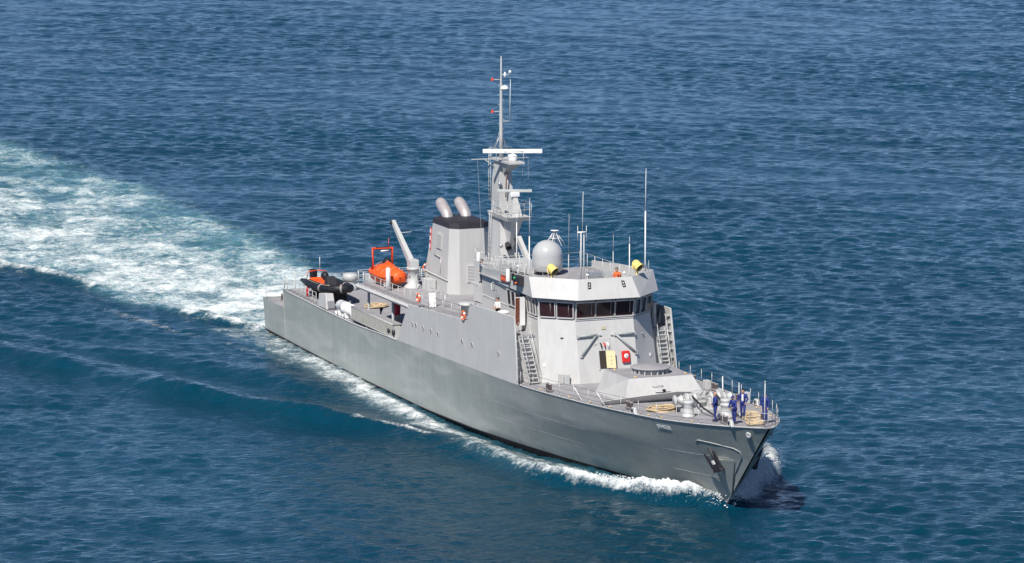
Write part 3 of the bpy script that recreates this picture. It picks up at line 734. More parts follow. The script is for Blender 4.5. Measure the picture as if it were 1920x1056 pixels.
# ------------------------------------------------------------------ gun platform and breakwater on the foredeck
gp = MB()
gp.hexa([(59.4, -2.75, 4.95), (65.1, -3.05, 5.15), (65.1, 3.05, 5.15), (59.4, 2.75, 4.95)], [(60.2, -2.42, 6.66), (64.25, -2.31, 6.66), (64.25, 2.31, 6.66), (60.2, 2.42, 6.66)])
gun = gp.build('gun_platform', 'grey', ship)
one(lambda m: m.add([(60.22, -2.4, 6.664), (64.22, -2.29, 6.664), (64.22, 2.29, 6.664), (60.22, 2.4, 6.664)], [(0, 1, 2, 3)]), 'platform_top', 'deck', gun)
hl = one(lambda m: m.lathe((62.35, .05, 6.98), [(1.3, 0), (1.36, .02), (1.36, .08), (1.3, .11), (0, .15)], 48), 'hatch_lid', 'deck', gun)
one(lambda m: m.lathe((62.35, .05, 6.667), [(1.05, 0), (1.05, .31)], 40), 'hatch_coaming', 'pale', gun)
for k in range(18):
    a = 2 * math.pi * k / 18; c = Vector((62.35 + 1.2 * math.cos(a), .05 + 1.2 * math.sin(a), 6.82)); d_ = Vector((math.cos(a), math.sin(a), 0)); t_ = Vector((-d_.y, d_.x, 0))
    one(lambda m: m.hexa([c + t_ * .03 - d_ * .14 + Vector((0, 0, -.155)), c - t_ * .03 - d_ * .14 + Vector((0, 0, -.155)), c - t_ * .03 + d_ * .10 + Vector((0, 0, -.155)), c + t_ * .03 + d_ * .10 + Vector((0, 0, -.155))],
        [c + t_ * .03 - d_ * .14 + Vector((0, 0, .15)), c - t_ * .03 - d_ * .14 + Vector((0, 0, .15)), c - t_ * .03 + d_ * .04 + Vector((0, 0, .15)), c + t_ * .03 + d_ * .04 + Vector((0, 0, .15))]), 'rib', 'grey', hl)
for x, y in ((60.7, -1.9), (63.9, -1.7), (60.8, 2.0), (63.6, 2.1)): one(lambda m: m.lathe((x, y, 6.667), [(.10, 0), (.10, .05), (.06, .08), (0, .09)], 10), 'marker', 'amber', gun)
def gf(y, k, out): return Vector((65.1 + (64.25 - 65.1) * k + .87 * out, y, 5.15 + 1.51 * k + .47 * out))
one(lambda m: m.tube([gf(-.75, .66, .0), gf(-.75, .62, .12), gf(.0, .62, .12), gf(.0, .66, 0)], .025, 6), 'grab_rail', 'pale', gun)
one(lambda m: m.tube([gf(-.6, .40, .0), gf(-.6, .38, .1), gf(.45, .36, .1), gf(.45, .38, 0)], .04, 6), 'grab_rail', 'grey', gun)
one(lambda m: m.obox(gf(.0, .37, .06), (.08, 0, 0), (0, .10, 0), (0, 0, .16)), 'cleat', 'dark', gun)
bw = MB()
ys = np.linspace(-4.75, 4.75, 13)
def bwz(y): return deck_z(66) + .12 + .62 * (1 - abs(y) / 4.75) ** .9 + .10
vs = []
for y in ys:
    x0 = 65.75 - .1 * abs(y); x1 = x0 + .95 * (1 - abs(y) / 4.75) + .30
    vs += [(x0, y, deck_z(66) - .1), (x1, y, bwz(y)), (x1 - .07, y, bwz(y) + .02), (x0 - .1, y, deck_z(66) - .1)]
fs = []
for i in range(len(ys) - 1):
    for j in range(4): fs.append((i * 4 + j, i * 4 + (j + 1) % 4, (i + 1) * 4 + (j + 1) % 4, (i + 1) * 4 + j))
fs += [(0, 1, 2, 3), tuple(range(len(vs) - 1, len(vs) - 5, -1))]
bw.add(vs, fs, False); bw.build('breakwater', 'grey', ship)

# ------------------------------------------------------------------ funnel
def octo(x0, x1, h, c, z, ca=None): 
    ca = c if ca is None else ca
    return [(x0, -h + ca, z), (x0 + ca, -h, z), (x1 - c, -h, z), (x1, -h + c, z), (x1, h - c, z), (x1 - c, h, z), (x0 + ca, h, z), (x0, h - ca, z)]
fun = stack([octo(21.2, 28.1, 1.85, .75, 7.1), octo(23.0, 27.75, 1.58, .6, 12.15)]).build('funnel', 'funnel', ship)
stack([octo(22.97, 27.78, 1.61, .6, 12.15), octo(23.05, 27.74, 1.58, .6, 12.52), octo(23.5, 27.3, 1.25, .5, 12.66)]).build('funnel_cap', 'black', fun)
for y in (-.72, .78):
    m = MB(); x0 = 24.5
    pts = [(x0, y, 12.4), (x0 - .05, y, 12.7), (x0 - .3, y, 12.92), (x0 - .75, y, 13.15), (x0 - 1.45, y, 13.5), (x0 - 1.7, y, 13.6), (x0 - 1.85, y, 13.64)]
    m.tube(pts, [.40, .41, .42, .43, .43, .36, .22], 20, caps=False); ep = m.build('exhaust_pipe', 'pipe', fun)
    one(lambda q: q.tube([pts[-1], pts[-2]], [.21, .2], 16), 'pipe_mouth', 'black', ep)
def fpt(x, z, out=0): k = (z - 7.1) / 5.05; return Vector((x, -(1.85 - .27 * k) - out, z))
def louvre(p, ax, az, nrm, n, name):
    m = MB(); m.obox(p, ax, nrm * .03, az); o = m.build(name, 'grey', fun)
    for i in range(n):
        k = -1 + 2 * (i + .5) / n
        one(lambda q: q.obox(p + az * k * .92 + nrm * .045, ax * .9, nrm * .035 + az.normalized() * -.03, az / n * .35), 'slat', 'grey', o)
for xx, zz in ((25.2, 10.95),): louvre(fpt(xx, zz, .02), Vector((.55, 0, 0)), Vector((0, .035, .62)), Vector((0, -1, .05)).normalized(), 9, 'louvre')
def ffp(y, z, out=0): k = (z - 7.1) / 5.05; return Vector((28.1 - .35 * k + out, y, z))
louvre(ffp(-.1, 8.75, .02), Vector((0, .38, 0)), Vector((-.03, 0, .72)), Vector((1, 0, .07)).normalized(), 12, 'louvre')
one(lambda m: m.tube([fpt(21.9, 8.35, .05), fpt(27.4, 8.2, .05)], .06, 4), 'ledge', 'funnel', fun)
one(lambda m: m.tube([fpt(24.3, 9.85, .08), fpt(25.7, 9.8, .12)], .04, 5), 'grab_rail', 'grey', fun)
one(lambda m: m.tube([fpt(25.75, 9.8, .03), fpt(25.75, 8.5, .03)], .03, 5), 'drain_pipe', 'pipe', fun)
# red and white lifting panel hung on the funnel's aft quarter
fl = one(lambda m: m.obox((23.15, -1.62, 10.85), (.25, -.04, 0), (0, -.03, 0), (0, .05, .85)), 'marker_panel', 'red', fun)
for z in (10.3, 10.9, 11.45): one(lambda m: m.obox((23.15, -1.66 + .05 * (z - 10.85) / .85, z), (.13, -.02, 0), (0, -.025, 0), (0, .005, .15)), 'white_patch', 'white', fl)

# ------------------------------------------------------------------ mast
def boxring(cx, cy, a, b, z): return [(cx - a, cy - b, z), (cx + a, cy - b, z), (cx + a, cy + b, z), (cx - a, cy + b, z)]
mh = one(lambda m: m.box(32.2, 41.3, -1.5, 1.5, 7.4, 10.45), 'mast_house', 'grey', ship)
mast = stack([boxring(34.6, 0, 1.35, .78, 10.45), boxring(34.3, 0, 1.0, .60, 14.0)]).build('mast', 'grey', ship)
stack([boxring(34.25, 0, .85, .56, 14.25), boxring(34.2, 0, .78, .5, 16.6), boxring(34.3, 0, .62, .42, 18.1)]).build('mast_column', 'grey', mast)
# swept knee carrying the lower platform, with the platform on it
one(lambda m: m.hexa([(35.4, -.12, 11.6), (36.0, -.12, 11.6), (36.0, .12, 11.6), (35.4, .12, 11.6)], [(35.2, -.45, 13.9), (37.3, -.45, 13.9), (37.3, .45, 13.9), (35.2, .45, 13.9)]), 'knee', 'grey', mast)
pl = one(lambda m: m.hexa([(33.3, -.75, 13.9), (37.6, -.85, 13.9), (37.6, .85, 13.9), (33.3, .75, 13.9)], [(33.2, -.8, 14.22), (37.8, -.95, 14.22), (37.8, .95, 14.22), (33.2, .8, 14.22)]), 'platform', 'grey', mast)
for pts in ([(34.9, -.93, 14.75), (37.75, -.93, 14.75), (37.75, .93, 14.75), (34.9, .93, 14.75)], [(34.9, -.93, 15.2), (37.75, -.93, 15.2), (37.75, .93, 15.2), (34.9, .93, 15.2)]):
    one(lambda m: m.tube(pts, .022, 5), 'guard_rail', 'pale', pl)
for x, y in ((34.9, -.93), (36.3, -.93), (37.75, -.93), (37.75, 0), (37.75, .93), (36.3, .93), (34.9, .93)): one(lambda m: m.tube([(x, y, 14.2), (x, y, 15.2)], .022, 5), 'guard_post', 'pale', pl)
# lower radar on a tapered pedestal
rp = stack([boxring(36.9, 0, .45, .4, 14.22), boxring(36.75, 0, .16, .16, 15.6)]).build('radar_pedestal', 'grey', mast)
one(lambda m: m.obox((36.75, 0, 15.78), (.24, 0, 0), (0, .34, 0), (0, 0, .17)), 'radar_gearbox', 'white', rp, bevel=.06)
one(lambda m: m.obox((36.75, 0, 16.05), rvec * 1.28, cvec * .09, (0, 0, .10)), 'radar_scanner', 'pale', rp, bevel=.03)
# top platform and the long radar
one(lambda m: m.hexa([(34.6, -.2, 17.1), (34.9, -.2, 17.1), (34.9, .2, 17.1), (34.6, .2, 17.1)], [(34.5, -.5, 18.05), (37.0, -.5, 18.05), (37.0, .5, 18.05), (34.5, .5, 18.05)]), 'knee', 'grey', mast)
pt = one(lambda m: m.box(33.4, 37.2, -.62, .62, 18.05, 18.2), 'platform', 'grey', mast)
one(lambda m: m.tube([(33.4, -.6, 19.0), (33.4, -.6, 18.95), (36.9, -.6, 18.95), (37.0, .6, 18.95), (33.4, .6, 18.95)], .02, 5), 'guard_rail', 'pale', pt)
for x, y in ((33.4, -.6), (34.6, -.6), (35.8, -.6), (37.0, -.6), (37.0, .6), (35.2, .6), (33.4, .6)): one(lambda m: m.tube([(x, y, 18.15), (x, y, 18.95)], .02, 5), 'guard_post', 'pale', pt)
rg = one(lambda m: m.lathe((36.35, 0, 18.2), [(.30, 0), (.34, .1), (.34, .42), (.22, .5), (.1, .52), (.1, .62), (0, .62)], 16), 'radar_gearbox', 'white', mast)
one(lambda m: m.obox((36.35, 0, 18.93), rvec * 2.18, cvec * .13, (0, 0, .15)), 'radar_scanner', 'white', rg, bevel=.04)
# pole mast with side arms
pole = one(lambda m: m.tube([(34.0, 0, 18.1), (34.0, 0, 20), (34.0, 0, 23.2), (34.0, 0, 24.4), (34.0, 0, 25.7)], [.17, .14, .10, .06, .035], 10), 'pole_mast', 'pale', mast)
for s in (-1, 1): one(lambda m: m.tube([(34.0 - .2, s * .75, 18.2), (34.0, s * .02, 20.0)], .03, 5), 'stay', 'steel', pole)
one(lambda m: m.tube([(33.0, -.4, 18.2), (34, 0, 20.4)], .03, 5), 'stay', 'steel', pole)
def armp(z, l, part='side_arm'): return one(lambda m: m.tube([(34, 0, z), (34 + rvec.x * l, rvec.y * l, z)], .03, 5), part, 'pale', pole)
def P3(l, z): return (34 + rvec.x * l, rvec.y * l, z)
for z in (23.97, 21.6):
    a = armp(z, -.62); one(lambda m: m.lathe(P3(-.64, z - .08), [(.10, 0), (.10, .15), (.05, .2), (0, .2)], 8), 'lamp', 'frame_red', a)
a = armp(24.35, .65); one(lambda m: m.lathe(P3(.65, 24.35), [(.05, 0), (.05, .1), (.11, .12), (.11, .2), (.06, .3), (0, .33)], 10), 'wind_sensor', 'white', a)
one(lambda m: m.lathe(P3(.28, 24.15), [(.07, 0), (.09, .1), (.09, .25), (.04, .38), (0, .4)], 10), 'lamp', 'white', a)
a = armp(20.9, .62); one(lambda m: m.tube([P3(.64, 20.9), P3(.68, 24.0)], [.03, .015], 5), 'whip_aerial', 'white', a)
one(lambda m: m.lathe(P3(.26, 23.25), [(0, 0), (.30, .02), (.30, .08), (.22, .22), (.1, .29), (0, .31)], 16), 'satellite_dome', 'white', pole)
for k, z in enumerate(np.arange(19.6, 23.6, .36)):
    s = -1 if k % 2 else 1; one(lambda m: m.tube([P3(0, z), P3(s * .22, z)], .018, 4), 'foot_rung', 'steel', pole)
# yard, halyards
yard = one(lambda m: m.tube([P3(-2.2, 18.05), P3(2.05, 18.2)], .035, 6), 'yard', 'pale', mast)
one(lambda m: m.tube([P3(-1.2, 18.06), P3(-.5, 17.5)], .03, 5), 'yard_stay', 'pale', yard)
for l0, l1, z1, nx in ((-1.75, -1.4, 11.0, 34.5), (1.65, 1.5, 15.9, 34.5), (2.0, 2.0, 15.0, 34.5)):
    one(lambda m: m.tube([P3(l0, 18.1), P3(l1, z1)], .014, 4), 'halyard', 'steel', yard)
# ladder up the aft starboard face
def ladder(x, y, z0, z1, dx, dy, par):
    a = one(lambda m: m.tube([(x, y, z0), (x + dx, y + dy, z1)], .025, 5), 'ladder', 'pale', par)
    b = one(lambda m: m.tube([(x - .38, y, z0), (x + dx - .38, y + dy, z1)], .025, 5), 'ladder_rail', 'pale', a)
    n = int((z1 - z0) / .32)
    for i in range(n):
        k = (i + .5) / n; one(lambda m: m.tube([(x + dx * k, y + dy * k, z0 + (z1 - z0) * k), (x + dx * k - .38, y + dy * k, z0 + (z1 - z0) * k)], .016, 4), 'rung', 'pale', a)
ladder(33.9, -.90, 10.5, 14.3, .15, .12, mast); ladder(33.5, -.66, 14.9, 18.9, .1, .0, mast)
# horn, blue lamp, cable trunk and raking stay plate on the mast
one(lambda m: m.lathe((36.4, -.35, 11.9), [(0, -.5), (.2, -.48), (.24, 0), (.24, .3), (.18, .34), (.16, .1), (0, .1)], 14, axis=(.9, -.2, -.25)), 'loudhailer', 'black', mast)
one(lambda m: m.lathe((36.5, -.95, 12.0), [(0, -.1), (.13, -.08), (.15, .05), (.08, .1), (0, .1)], 10, axis=(.9, -.3, 0)), 'floodlight', 'steel', mast)
one(lambda m: m.tube([(36.5, -.95, 10.5), (36.5, -.95, 11.9)], .03, 5), 'lamp_post', 'pale', mast)
one(lambda m: m.tube([(35.4, -.1, 17.3), (35.25, -.1, 15.4)], .045, 5), 'cable_trunk', 'brown', mast)
one(lambda m: m.lathe((35.15, -.55, 16.3), [(0, 0), (.12, 0), (.12, .2), (0, .26)], 10), 'lamp', 'steel', mast)
one(lambda m: m.tube([(36.2, .1, 13.5), (36.6, .15, 12.0), (37.3, .2, 10.5)], .05, 5), 'cable_trunk', 'black', mast)
one(lambda m: m.hexa([(39.0, .2, 10.45), (39.9, .2, 10.45), (39.9, .5, 10.45), (39.0, .5, 10.45)], [(36.0, .2, 12.9), (36.4, .2, 13.0), (36.4, .5, 13.0), (36.0, .5, 12.9)]), 'raking_stay', 'grey', mast)

# ------------------------------------------------------------------ bridge roof equipment
rad = one(lambda m: m.lathe((43.7, -.15, 11.12), [(0, 0), (1.02, 0), (1.08, .05), (1.09, .6), (1.09, 1.12)] + [(1.09 * math.cos(a), 1.12 + 1.09 * math.sin(a)) for a in np.linspace(.12, math.pi / 2, 12)], 48), 'radome', mat('radome_gelcoat', (.42, .43, .43), .22, var=.03, scale=1), ship)
for k in range(6):
    a = k * math.pi / 3 + .3; one(lambda m: m.tube([(43.7 + .8 * math.cos(a), -.15 + .8 * math.sin(a), 10.84), (43.7 + .95 * math.cos(a), -.15 + .95 * math.sin(a), 11.18)], .05, 6), 'leg', 'pale', rad)
# lattice aerial behind the radome
x, y = 42.0, 1.1
ap = (x, y, 13.75)
da = one(lambda m: m.tube([(x, y, 10.85), ap], .04, 6), 'lattice_aerial', 'white', ship)
for k in range(6):
    a = k * math.pi / 3 + .35; one(lambda m: m.tube([ap, (x + .75 * math.cos(a), y + .75 * math.sin(a), 12.7)], .028, 5), 'rod', 'white', da)
    b = a + math.pi / 3; one(lambda m: m.tube([(x + .38 * math.cos(a), y + .38 * math.sin(a), 13.2), (x + .38 * math.cos(b), y + .38 * math.sin(b), 13.2)], .02, 5), 'rod', 'white', da)
one(lambda m: m.lathe((x, y, 13.73), [(0, 0), (.32, 0), (.32, .03), (0, .04)], 12), 'top_disc', 'white', da)
def whip(x, y, z0, z1, r=.03, zj=None, par=ship, mk='white'):
    zj = zj or z0 + (z1 - z0) * .55
    a = one(lambda m: m.tube([(x, y, z0), (x, y, zj)], [r, r * .9], 7), 'whip_aerial', mk, par)
    one(lambda m: m.tube([(x, y, zj), (x + (z1 - zj) * .004, y + (z1 - zj) * .01, z1)], [r * .6, r * .25], 5), 'whip_tip', mk, a)
    one(lambda m: m.lathe((x, y, z0), [(.09, 0), (.09, .14), (.05, .2), (.05, .3), (0, .3)], 8), 'whip_base', mk, a)
    return a
whip(51.6, 4.15, 10.85, 19.2, .055, 16.2); whip(51.75, 4.35, 10.85, 12.7, .03)
whip(53.2, 1.05, 10.85, 14.9, .035, 13.7, mk='pale'); whip(53.4, 2.2, 10.85, 14.7, .04, 14.2)
whip(50.2, -1.1, 10.85, 16.1, .035, 13.2, mk='pale'); whip(49.4, -3.75, 10.85, 17.2, .045, 14.5); whip(44.2, -2.7, 10.85, 15.5, .035, 14.8)
tw = one(lambda m: m.tube([(53.15, -1.35, 10.85), (53.15, -1.35, 15.15)], .055, 8), 'aerial_mast', 'pale', ship)
one(lambda m: m.tube([(53.2, -1.15, 10.85), (53.2, -1.15, 15.0)], .04, 8), 'aerial_tube', 'pale', tw)
one(lambda m: m.tube([(53.15, -1.6, 15.15), (53.15, -.95, 15.15)], .06, 6), 'cross_piece', 'white', tw)
one(lambda m: m.tube([(53.15, -1.25, 15.15), (53.15, -1.2, 18.0)], [.03, .012], 5), 'whip_tip', 'white', tw)
for y in (-1.6, -.95): one(lambda m: m.tube([(53.15, y, 14.5), (53.15, y, 15.6)], .018, 5), 'rod', 'white', tw)
def searchlight(x, y, z):
    a = one(lambda m: m.lathe((x, y, z), [(.13, -.95), (.13, -.9), (.07, -.85), (.07, .42), (0, .42)], 10), 'searchlight', 'yellow', ship)
    for s in (-1, 1): one(lambda m: m.tube([(x, y, z + .42), (x, y + s * .34, z + .5), (x, y + s * .36, z + .78)], .035, 5), 'yoke_arm', 'yellow', a)
    ax = Vector((.66, .34, -.50)).normalized()
    one(lambda m: m.lathe((x, y, z + .78), [(0, -.34), (.2, -.33), (.30, -.2), (.30, .24), (.34, .25), (.34, .33), (.29, .34), (.27, .26), (0, .26)], 20, axis=ax), 'lamp_housing', 'yellow', a)
    one(lambda m: m.lathe(Vector((x, y, z + .78)) + ax * .275, [(0, 0), (.27, 0), (.27, .012), (0, .014)], 20, axis=ax), 'lens', 'glass', a)
searchlight(52.1, -3.1, 11.75); searchlight(53.45, 2.75, 11.9)
# low boxes and screens on the roof
one(lambda m: m.box(52.3, 52.9, -.55, .35, 10.86, 12.2), 'roof_locker', 'steel', ship)
one(lambda m: [m.box(52.6, 53.0,   .5, 1.0, 10.86, 12.3)], 'roof_cabinet', 'pale', ship)
one(lambda m: m.lathe((51.0, -3.9, 11.2), [(.2, 0), (.2, .3), (.12, .4), (0, .45)], 12), 'roof_vent', 'white', ship)
one(lambda m: m.box(38.5, 42.8, -1.9, .2, 10.46, 11.35), 'roof_housing', 'pale', ship)
one(lambda m: [m.box(42.9, 47.6, -2.75, -2.6, 10.86, 11.3)], 'roof_coaming', 'black', ship)
for x, y in ((54.0, -1.2), (53.9, 1.6), (48.3, -4.2)): one(lambda m: m.lathe((x, y, 11.9), [(.03, -1.0), (.03, .3), (.12, .33), (.12, .4), (0, .46)], 8), 'mushroom_light', 'white', ship)
# ------------------------------------------------------------------ rails: each run is a rail part with its stanchions under it
_post = {}
def stanchion(h, r, mk, par, loc):
    key = (round(h, 2), r, mk)
    if key not in _post:
        m = MB(); m.tube([(0, 0, -.03), (0, 0, h)], r, 6); m.lathe((0, 0, 0), [(r * 2.4, 0), (r * 2.4, .02), (r * 1.2, .05), (r, .05)], 8)
        _post[key] = m.build('stanchion', mk)
        o = _post[key]; o.location = loc; BASE[o.name] = Matrix.Translation(loc); parent(o, par); return o
    return copy_at(_post[key], loc, par)
def railing(pts, h=1.0, rails=(1.0, .66, .34), sp=1.5, r=.024, rr=.019, mk='railing', wire=None, post_mk=None, every=None, name='railing'):
    pts = [Vector(p) for p in pts]
    a = None
    for k, f_ in enumerate(rails):
        m = MB(); m.tube([p + Vector((0, 0, h * f_)) for p in pts], rr if not wire else .012, 5)
        o = m.build(name if k == 0 else 'rail', wire or mk, ship if k == 0 else a)
        if k == 0: a = o
    # evenly spaced stanchions
    L_ = [0]
    for p, q in zip(pts[:-1], pts[1:]): L_.append(L_[-1] + (q - p).length)
    n = max(1, round(L_[-1] / sp))
    for i in range(n + 1):
        d = L_[-1] * i / n
        j = max(k for k in range(len(L_)) if L_[k] <= d + 1e-6); j = min(j, len(pts) - 2)
        t = (d - L_[j]) / max(1e-6, L_[j + 1] - L_[j]); stanchion(h, r, post_mk or mk, a, tuple(pts[j].lerp(pts[j + 1], t)))
    return a
def dk(x, sg, inset=.12, dz=0): return (x, sg * (deck_y(x) - inset), deck_z(x) + dz)
# foredeck wires on stanchions, both sides
railing([dk(x, -1) for x in np.linspace(53.4, 80.9, 40)], .95, (.98, .62, .3), 2.1, .02, wire='wire', post_mk='railing')
railing([dk(x, 1) for x in np.linspace(53.6, 80.9, 40)], .95, (.98, .62, .3), 2.1, .02, wire='wire', post_mk='railing')
railing([dk(80.9, -1), (81.75, -.12, 6.15), (81.75, .12, 6.15), dk(80.9, 1)], .95, (1.0, .5), .7, .02, rr=.016, mk='railing')
# stays of the foredeck rail
for x, sg in ((62.0, -1), (65.3, -1), (62.4, 1), (66.0, 1), (72.5, 1)):
    p = dk(x, sg); one(lambda m: m.tube([(p[0] - .05, p[1], p[2] + .98), (p[0] + .75, p[1] - sg * .35, p[2] + .02)], .03, 6), 'rail_stay', 'white', ship)
# jackstaff
js = one(lambda m: m.tube([(81.2, 0, 6.1), (81.25, 0, 9.0)], [.05, .035], 8), 'jackstaff', 'pale', ship)
one(lambda m: m.ball((81.25, 0, 9.05), .07, 8), 'finial', 'steel', js)
# waist and quarterdeck rails
railing([(x, -(deck_y(x) - .05), deck_z(x)) for x in np.linspace(.1, 8.6, 8)], 1.05, (1.0, .66, .33), 1.0, mk='railing')
railing([(x, (deck_y(x) - .05), deck_z(x)) for x in np.linspace(.1, 24, 14)], 1.05, (1.0, .66, .33), 1.5, mk='railing')
railing([(0.1, y, 3.95) for y in np.linspace(-5.9, 5.9, 6)], 1.05, (1.0, .66, .33), 1.6, mk='railing')
railing([(-5.8, y, 2.42) for y in (-5.6, 5.6)], 1.0, (1.0, .5), 1.9, mk='pale', wire='wire')
# boat deck rails
railing([(18.5, 5.85, 6.95), (18.5, -5.85, 6.95)], 1.05, (1.0, .66, .33), 1.6, mk='railing')
railing([(x, -5.88, boat_z(x)) for x in np.linspace(18.5, 34.4, 10)], 1.05, (1.0, .66, .33), 1.35, mk='railing')
railing([(34.4, -5.88, boat_z(34.4)), (34.4, -4.3, boat_z(34.4)), (31.5, -4.0, boat_z(31.5)), (29.6, -4.0, boat_z(30))], 1.05, (1.0, .5), 1.4, mk='railing')
railing([(x, -5.86, boat_z(x)) for x in np.linspace(35.6, 43.0, 6)], 1.0, (.98, .62, .3), 1.7, wire='wire', post_mk='railing')
railing([(x, 5.88, boat_z(x)) for x in np.linspace(18.5, 43.0, 12)], 1.05, (1.0, .66, .33), 1.5, mk='railing')
railing([(24.0, -3.1, 7.2), (20.5, 1.8, 7.2), (20.5, 4.5, 7.1)], 1.05, (1.0, .5), 1.5, mk='railing')
# bridge roof rails
railing([(41.3, -4.36, 11.3), (46.4, -4.5, 11.63), (51.0, -4.62, 11.95)], .9, (1.0, .6, .28), 1.25, mk='railing')
railing([(41.4, -4.5, 10.85), (41.4, 3.3, 10.85)], 1.1, (1.0, .55), 1.5, mk='railing')
railing([(41.4, 3.3, 10.85), (48.0, 3.3, 10.85), (51.4, 4.2, 10.85)], 1.2, (1.0, .55), 1.4, mk='railing')
railing([(51.5, 4.3, 10.85), (52.9, 2.9, 10.85)], 1.5, (1.0, .5), .9, mk='railing')
railing([(44.5, -3.1, 10.85), (47.6, -3.1, 10.85), (47.6, -1.6, 10.85)], 1.1, (1.0, .5), 1.2, mk='railing')
# mast house rail
railing([(32.4, -1.45, 10.45), (40.9, -1.45, 10.45)], .9, (1.0, .5), 1.4, mk='railing')

# ------------------------------------------------------------------ foredeck gear
def bitts(x, y, mk='deck', h=.42):
    z = deck_z(x) + .06
    a = one(lambda m: m.box(x - .5, x + .5, y - .17, y + .17, z, z + .06), 'bollard', mk, ship)
    for s in (-1, 1): one(lambda m: m.lathe((x + s * .28, y, z + .06), [(.12, 0), (.12, h - .06), (.16, h - .04), (.16, h), (0, h + .01)], 12), 'post', mk, a)
M['bitt'] = mat('bitt_paint', (.30, .26, .25), .6, var=.2, scale=4)
for x, y in ((68.2, -3.9), (57.2, -5.35), (68.5, 3.9), (77.9, -1.35), (78.3, 1.3), (62.3, 4.85), (57.4, 5.3)): bitts(x, y, 'bitt')
def fairlead(x, sg):
    p = dk(x, sg, .1)
    a = one(lambda m: m.hexa([(x - .42, p[1] - .13, p[2]), (x + .42, p[1] - .13, p[2]), (x + .42, p[1] + .13, p[2]), (x - .42, p[1] + .13, p[2])], [(x - .22, p[1] - .1, p[2] + .42), (x + .22, p[1] - .1, p[2] + .42), (x + .22, p[1] + .1, p[2] + .42), (x - .22, p[1] + .1, p[2] + .42)]), 'fairlead', 'pale', ship, bevel=.05)
    one(lambda m: m.lathe((x, p[1] - sg * -.0 - .17, p[2] + .22), [(0, 0), (.11, 0), (.11, .34), (0, .34)], 12, axis=(0, 1, 0)), 'fairlead_eye', 'dark', a)
fairlead(70.2, -1); fairlead(70.2, 1); fairlead(79.6, -1)
M['winch'] = mat('winch_paint', (.47, .475, .47), .45, var=.08, scale=4)
def windlass():
    zc = deck_z(71.5) + .12
    a = one(lambda m: m.box(70.2, 72.2, -1.5, 1.5, zc - .1, zc + .14), 'windlass', 'winch', ship)
    for y in (-1.25, -.45, .45, 1.25): one(lambda m: m.hexa([(70.9, y - .07, zc + .14), (71.7, y - .07, zc + .14), (71.7, y + .07, zc + .14), (70.9, y + .07, zc + .14)], [(71.1, y - .07, zc + .95), (71.5, y - .07, zc + .95), (71.5, y + .07, zc + .95), (71.1, y + .07, zc + .95)]), 'winch_frame', 'winch', a)
    one(lambda m: m.tube([(71.3, -1.9, zc + .72), (71.3, 1.9, zc + .72)], .08, 8), 'shaft', 'steel', a)
    for y in (-1.9, 1.62): one(lambda m: m.lathe((71.3, y - .12, zc + .72), [(.34, 0), (.36, .05), (.24, .12), (.24, .40), (.36, .48), (.34, .53), (0, .53)], 18, axis=(0, 1, 0)), 'warping_drum', 'winch', a)
    for y in (-.86, .86): one(lambda m: m.lathe((71.3, y - .3, zc + .72), [(.45, 0), (.45, .06), (.28, .1), (.28, .48), (.45, .54), (.45, .6), (0, .6)], 20, axis=(0, 1, 0)), 'chain_drum', 'winch', a)
    one(lambda m: m.box(70.3, 71.0, -.42, .42, zc + .14, zc + 1.15), 'gear_case', 'winch', a, bevel=.08)
    one(lambda m: m.lathe((70.6, -1.0, zc + .75), [(.22, 0), (.24, .05), (.24, .55), (.16, .62), (0, .62)], 14, axis=(0, 1, 0)), 'motor', 'winch', a)
    for y in (-.86, .86):
        one(lambda m: m.tube([(71.6, y, zc + 1.0), (73.2, y * .95, zc + .5), (75.6, y * .9, zc + .22)], .06, 6), 'anchor_chain', 'black', a)
    for y in (-.2, .25): one(lambda m: m.tube([(71.4, y, zc + .95), (71.9, y, zc + 1.35)], .025, 5), 'brake_lever', 'black', a)
windlass()
def capstan(x, y, mk='winch'):
    z = deck_z(x) + .05
    one(lambda m: m.lathe((x, y, z), [(.44, 0), (.44, .08), (.38, .12), (.34, .5), (.30, .82), (.36, .9), (.38, 1.0), (.3, 1.06), (0, 1.08)], 22), 'capstan', mk, ship)
capstan(73.6, -2.0); capstan(73.9, .55)
one(lambda m: m.lathe((75.6, -.15, deck_z(75.6) + .1), [(.42, 0), (.42, .06), (.38, .06), (.38, .75), (.44, .8), (.44, .9), (0, .95)], 20), 'ventilator', 'winch', ship)
for y in (-.62, .62): one(lambda m: m.lathe((75.9, y * 1.3, deck_z(76) + .08), [(.2, 0), (.2, .28), (.14, .32), (0, .32)], 12), 'chain_pipe', 'winch', ship)
for x, y in ((66.9, 3.2), (69.0, 4.2)): one(lambda m: m.box(x - .25, x + .25, y - .2, y + .2, deck_z(x), deck_z(x) + .75), 'deck_locker', 'pale', ship, bevel=.03)
one(lambda m: m.box(60.8, 61.4, 4.6, 5.0, deck_z(61), deck_z(61) + .6), 'deck_locker', 'pale', ship, bevel=.03)
for k, x in enumerate((56.2, 60.8, 63.8, 66.6, 71.4, 72.9, 76.0)):
    for sg in (-1, 1):
        p = dk(x, sg, .42, .02); one(lambda m: m.lathe(p, [(.09, 0), (.09, .03), (.05, .06), (0, .07)], 8), 'deck_marker', 'amber', ship)
# capped vent and hose reel beside the boat deck rail
one(lambda m: m.lathe((39.9, -4.9, boat_z(40)), [(.52, 0), (.52, .78), (.62, .8), (.66, .9), (.6, 1.0), (0, 1.05)], 24), 'ventilator', 'pale', ship)
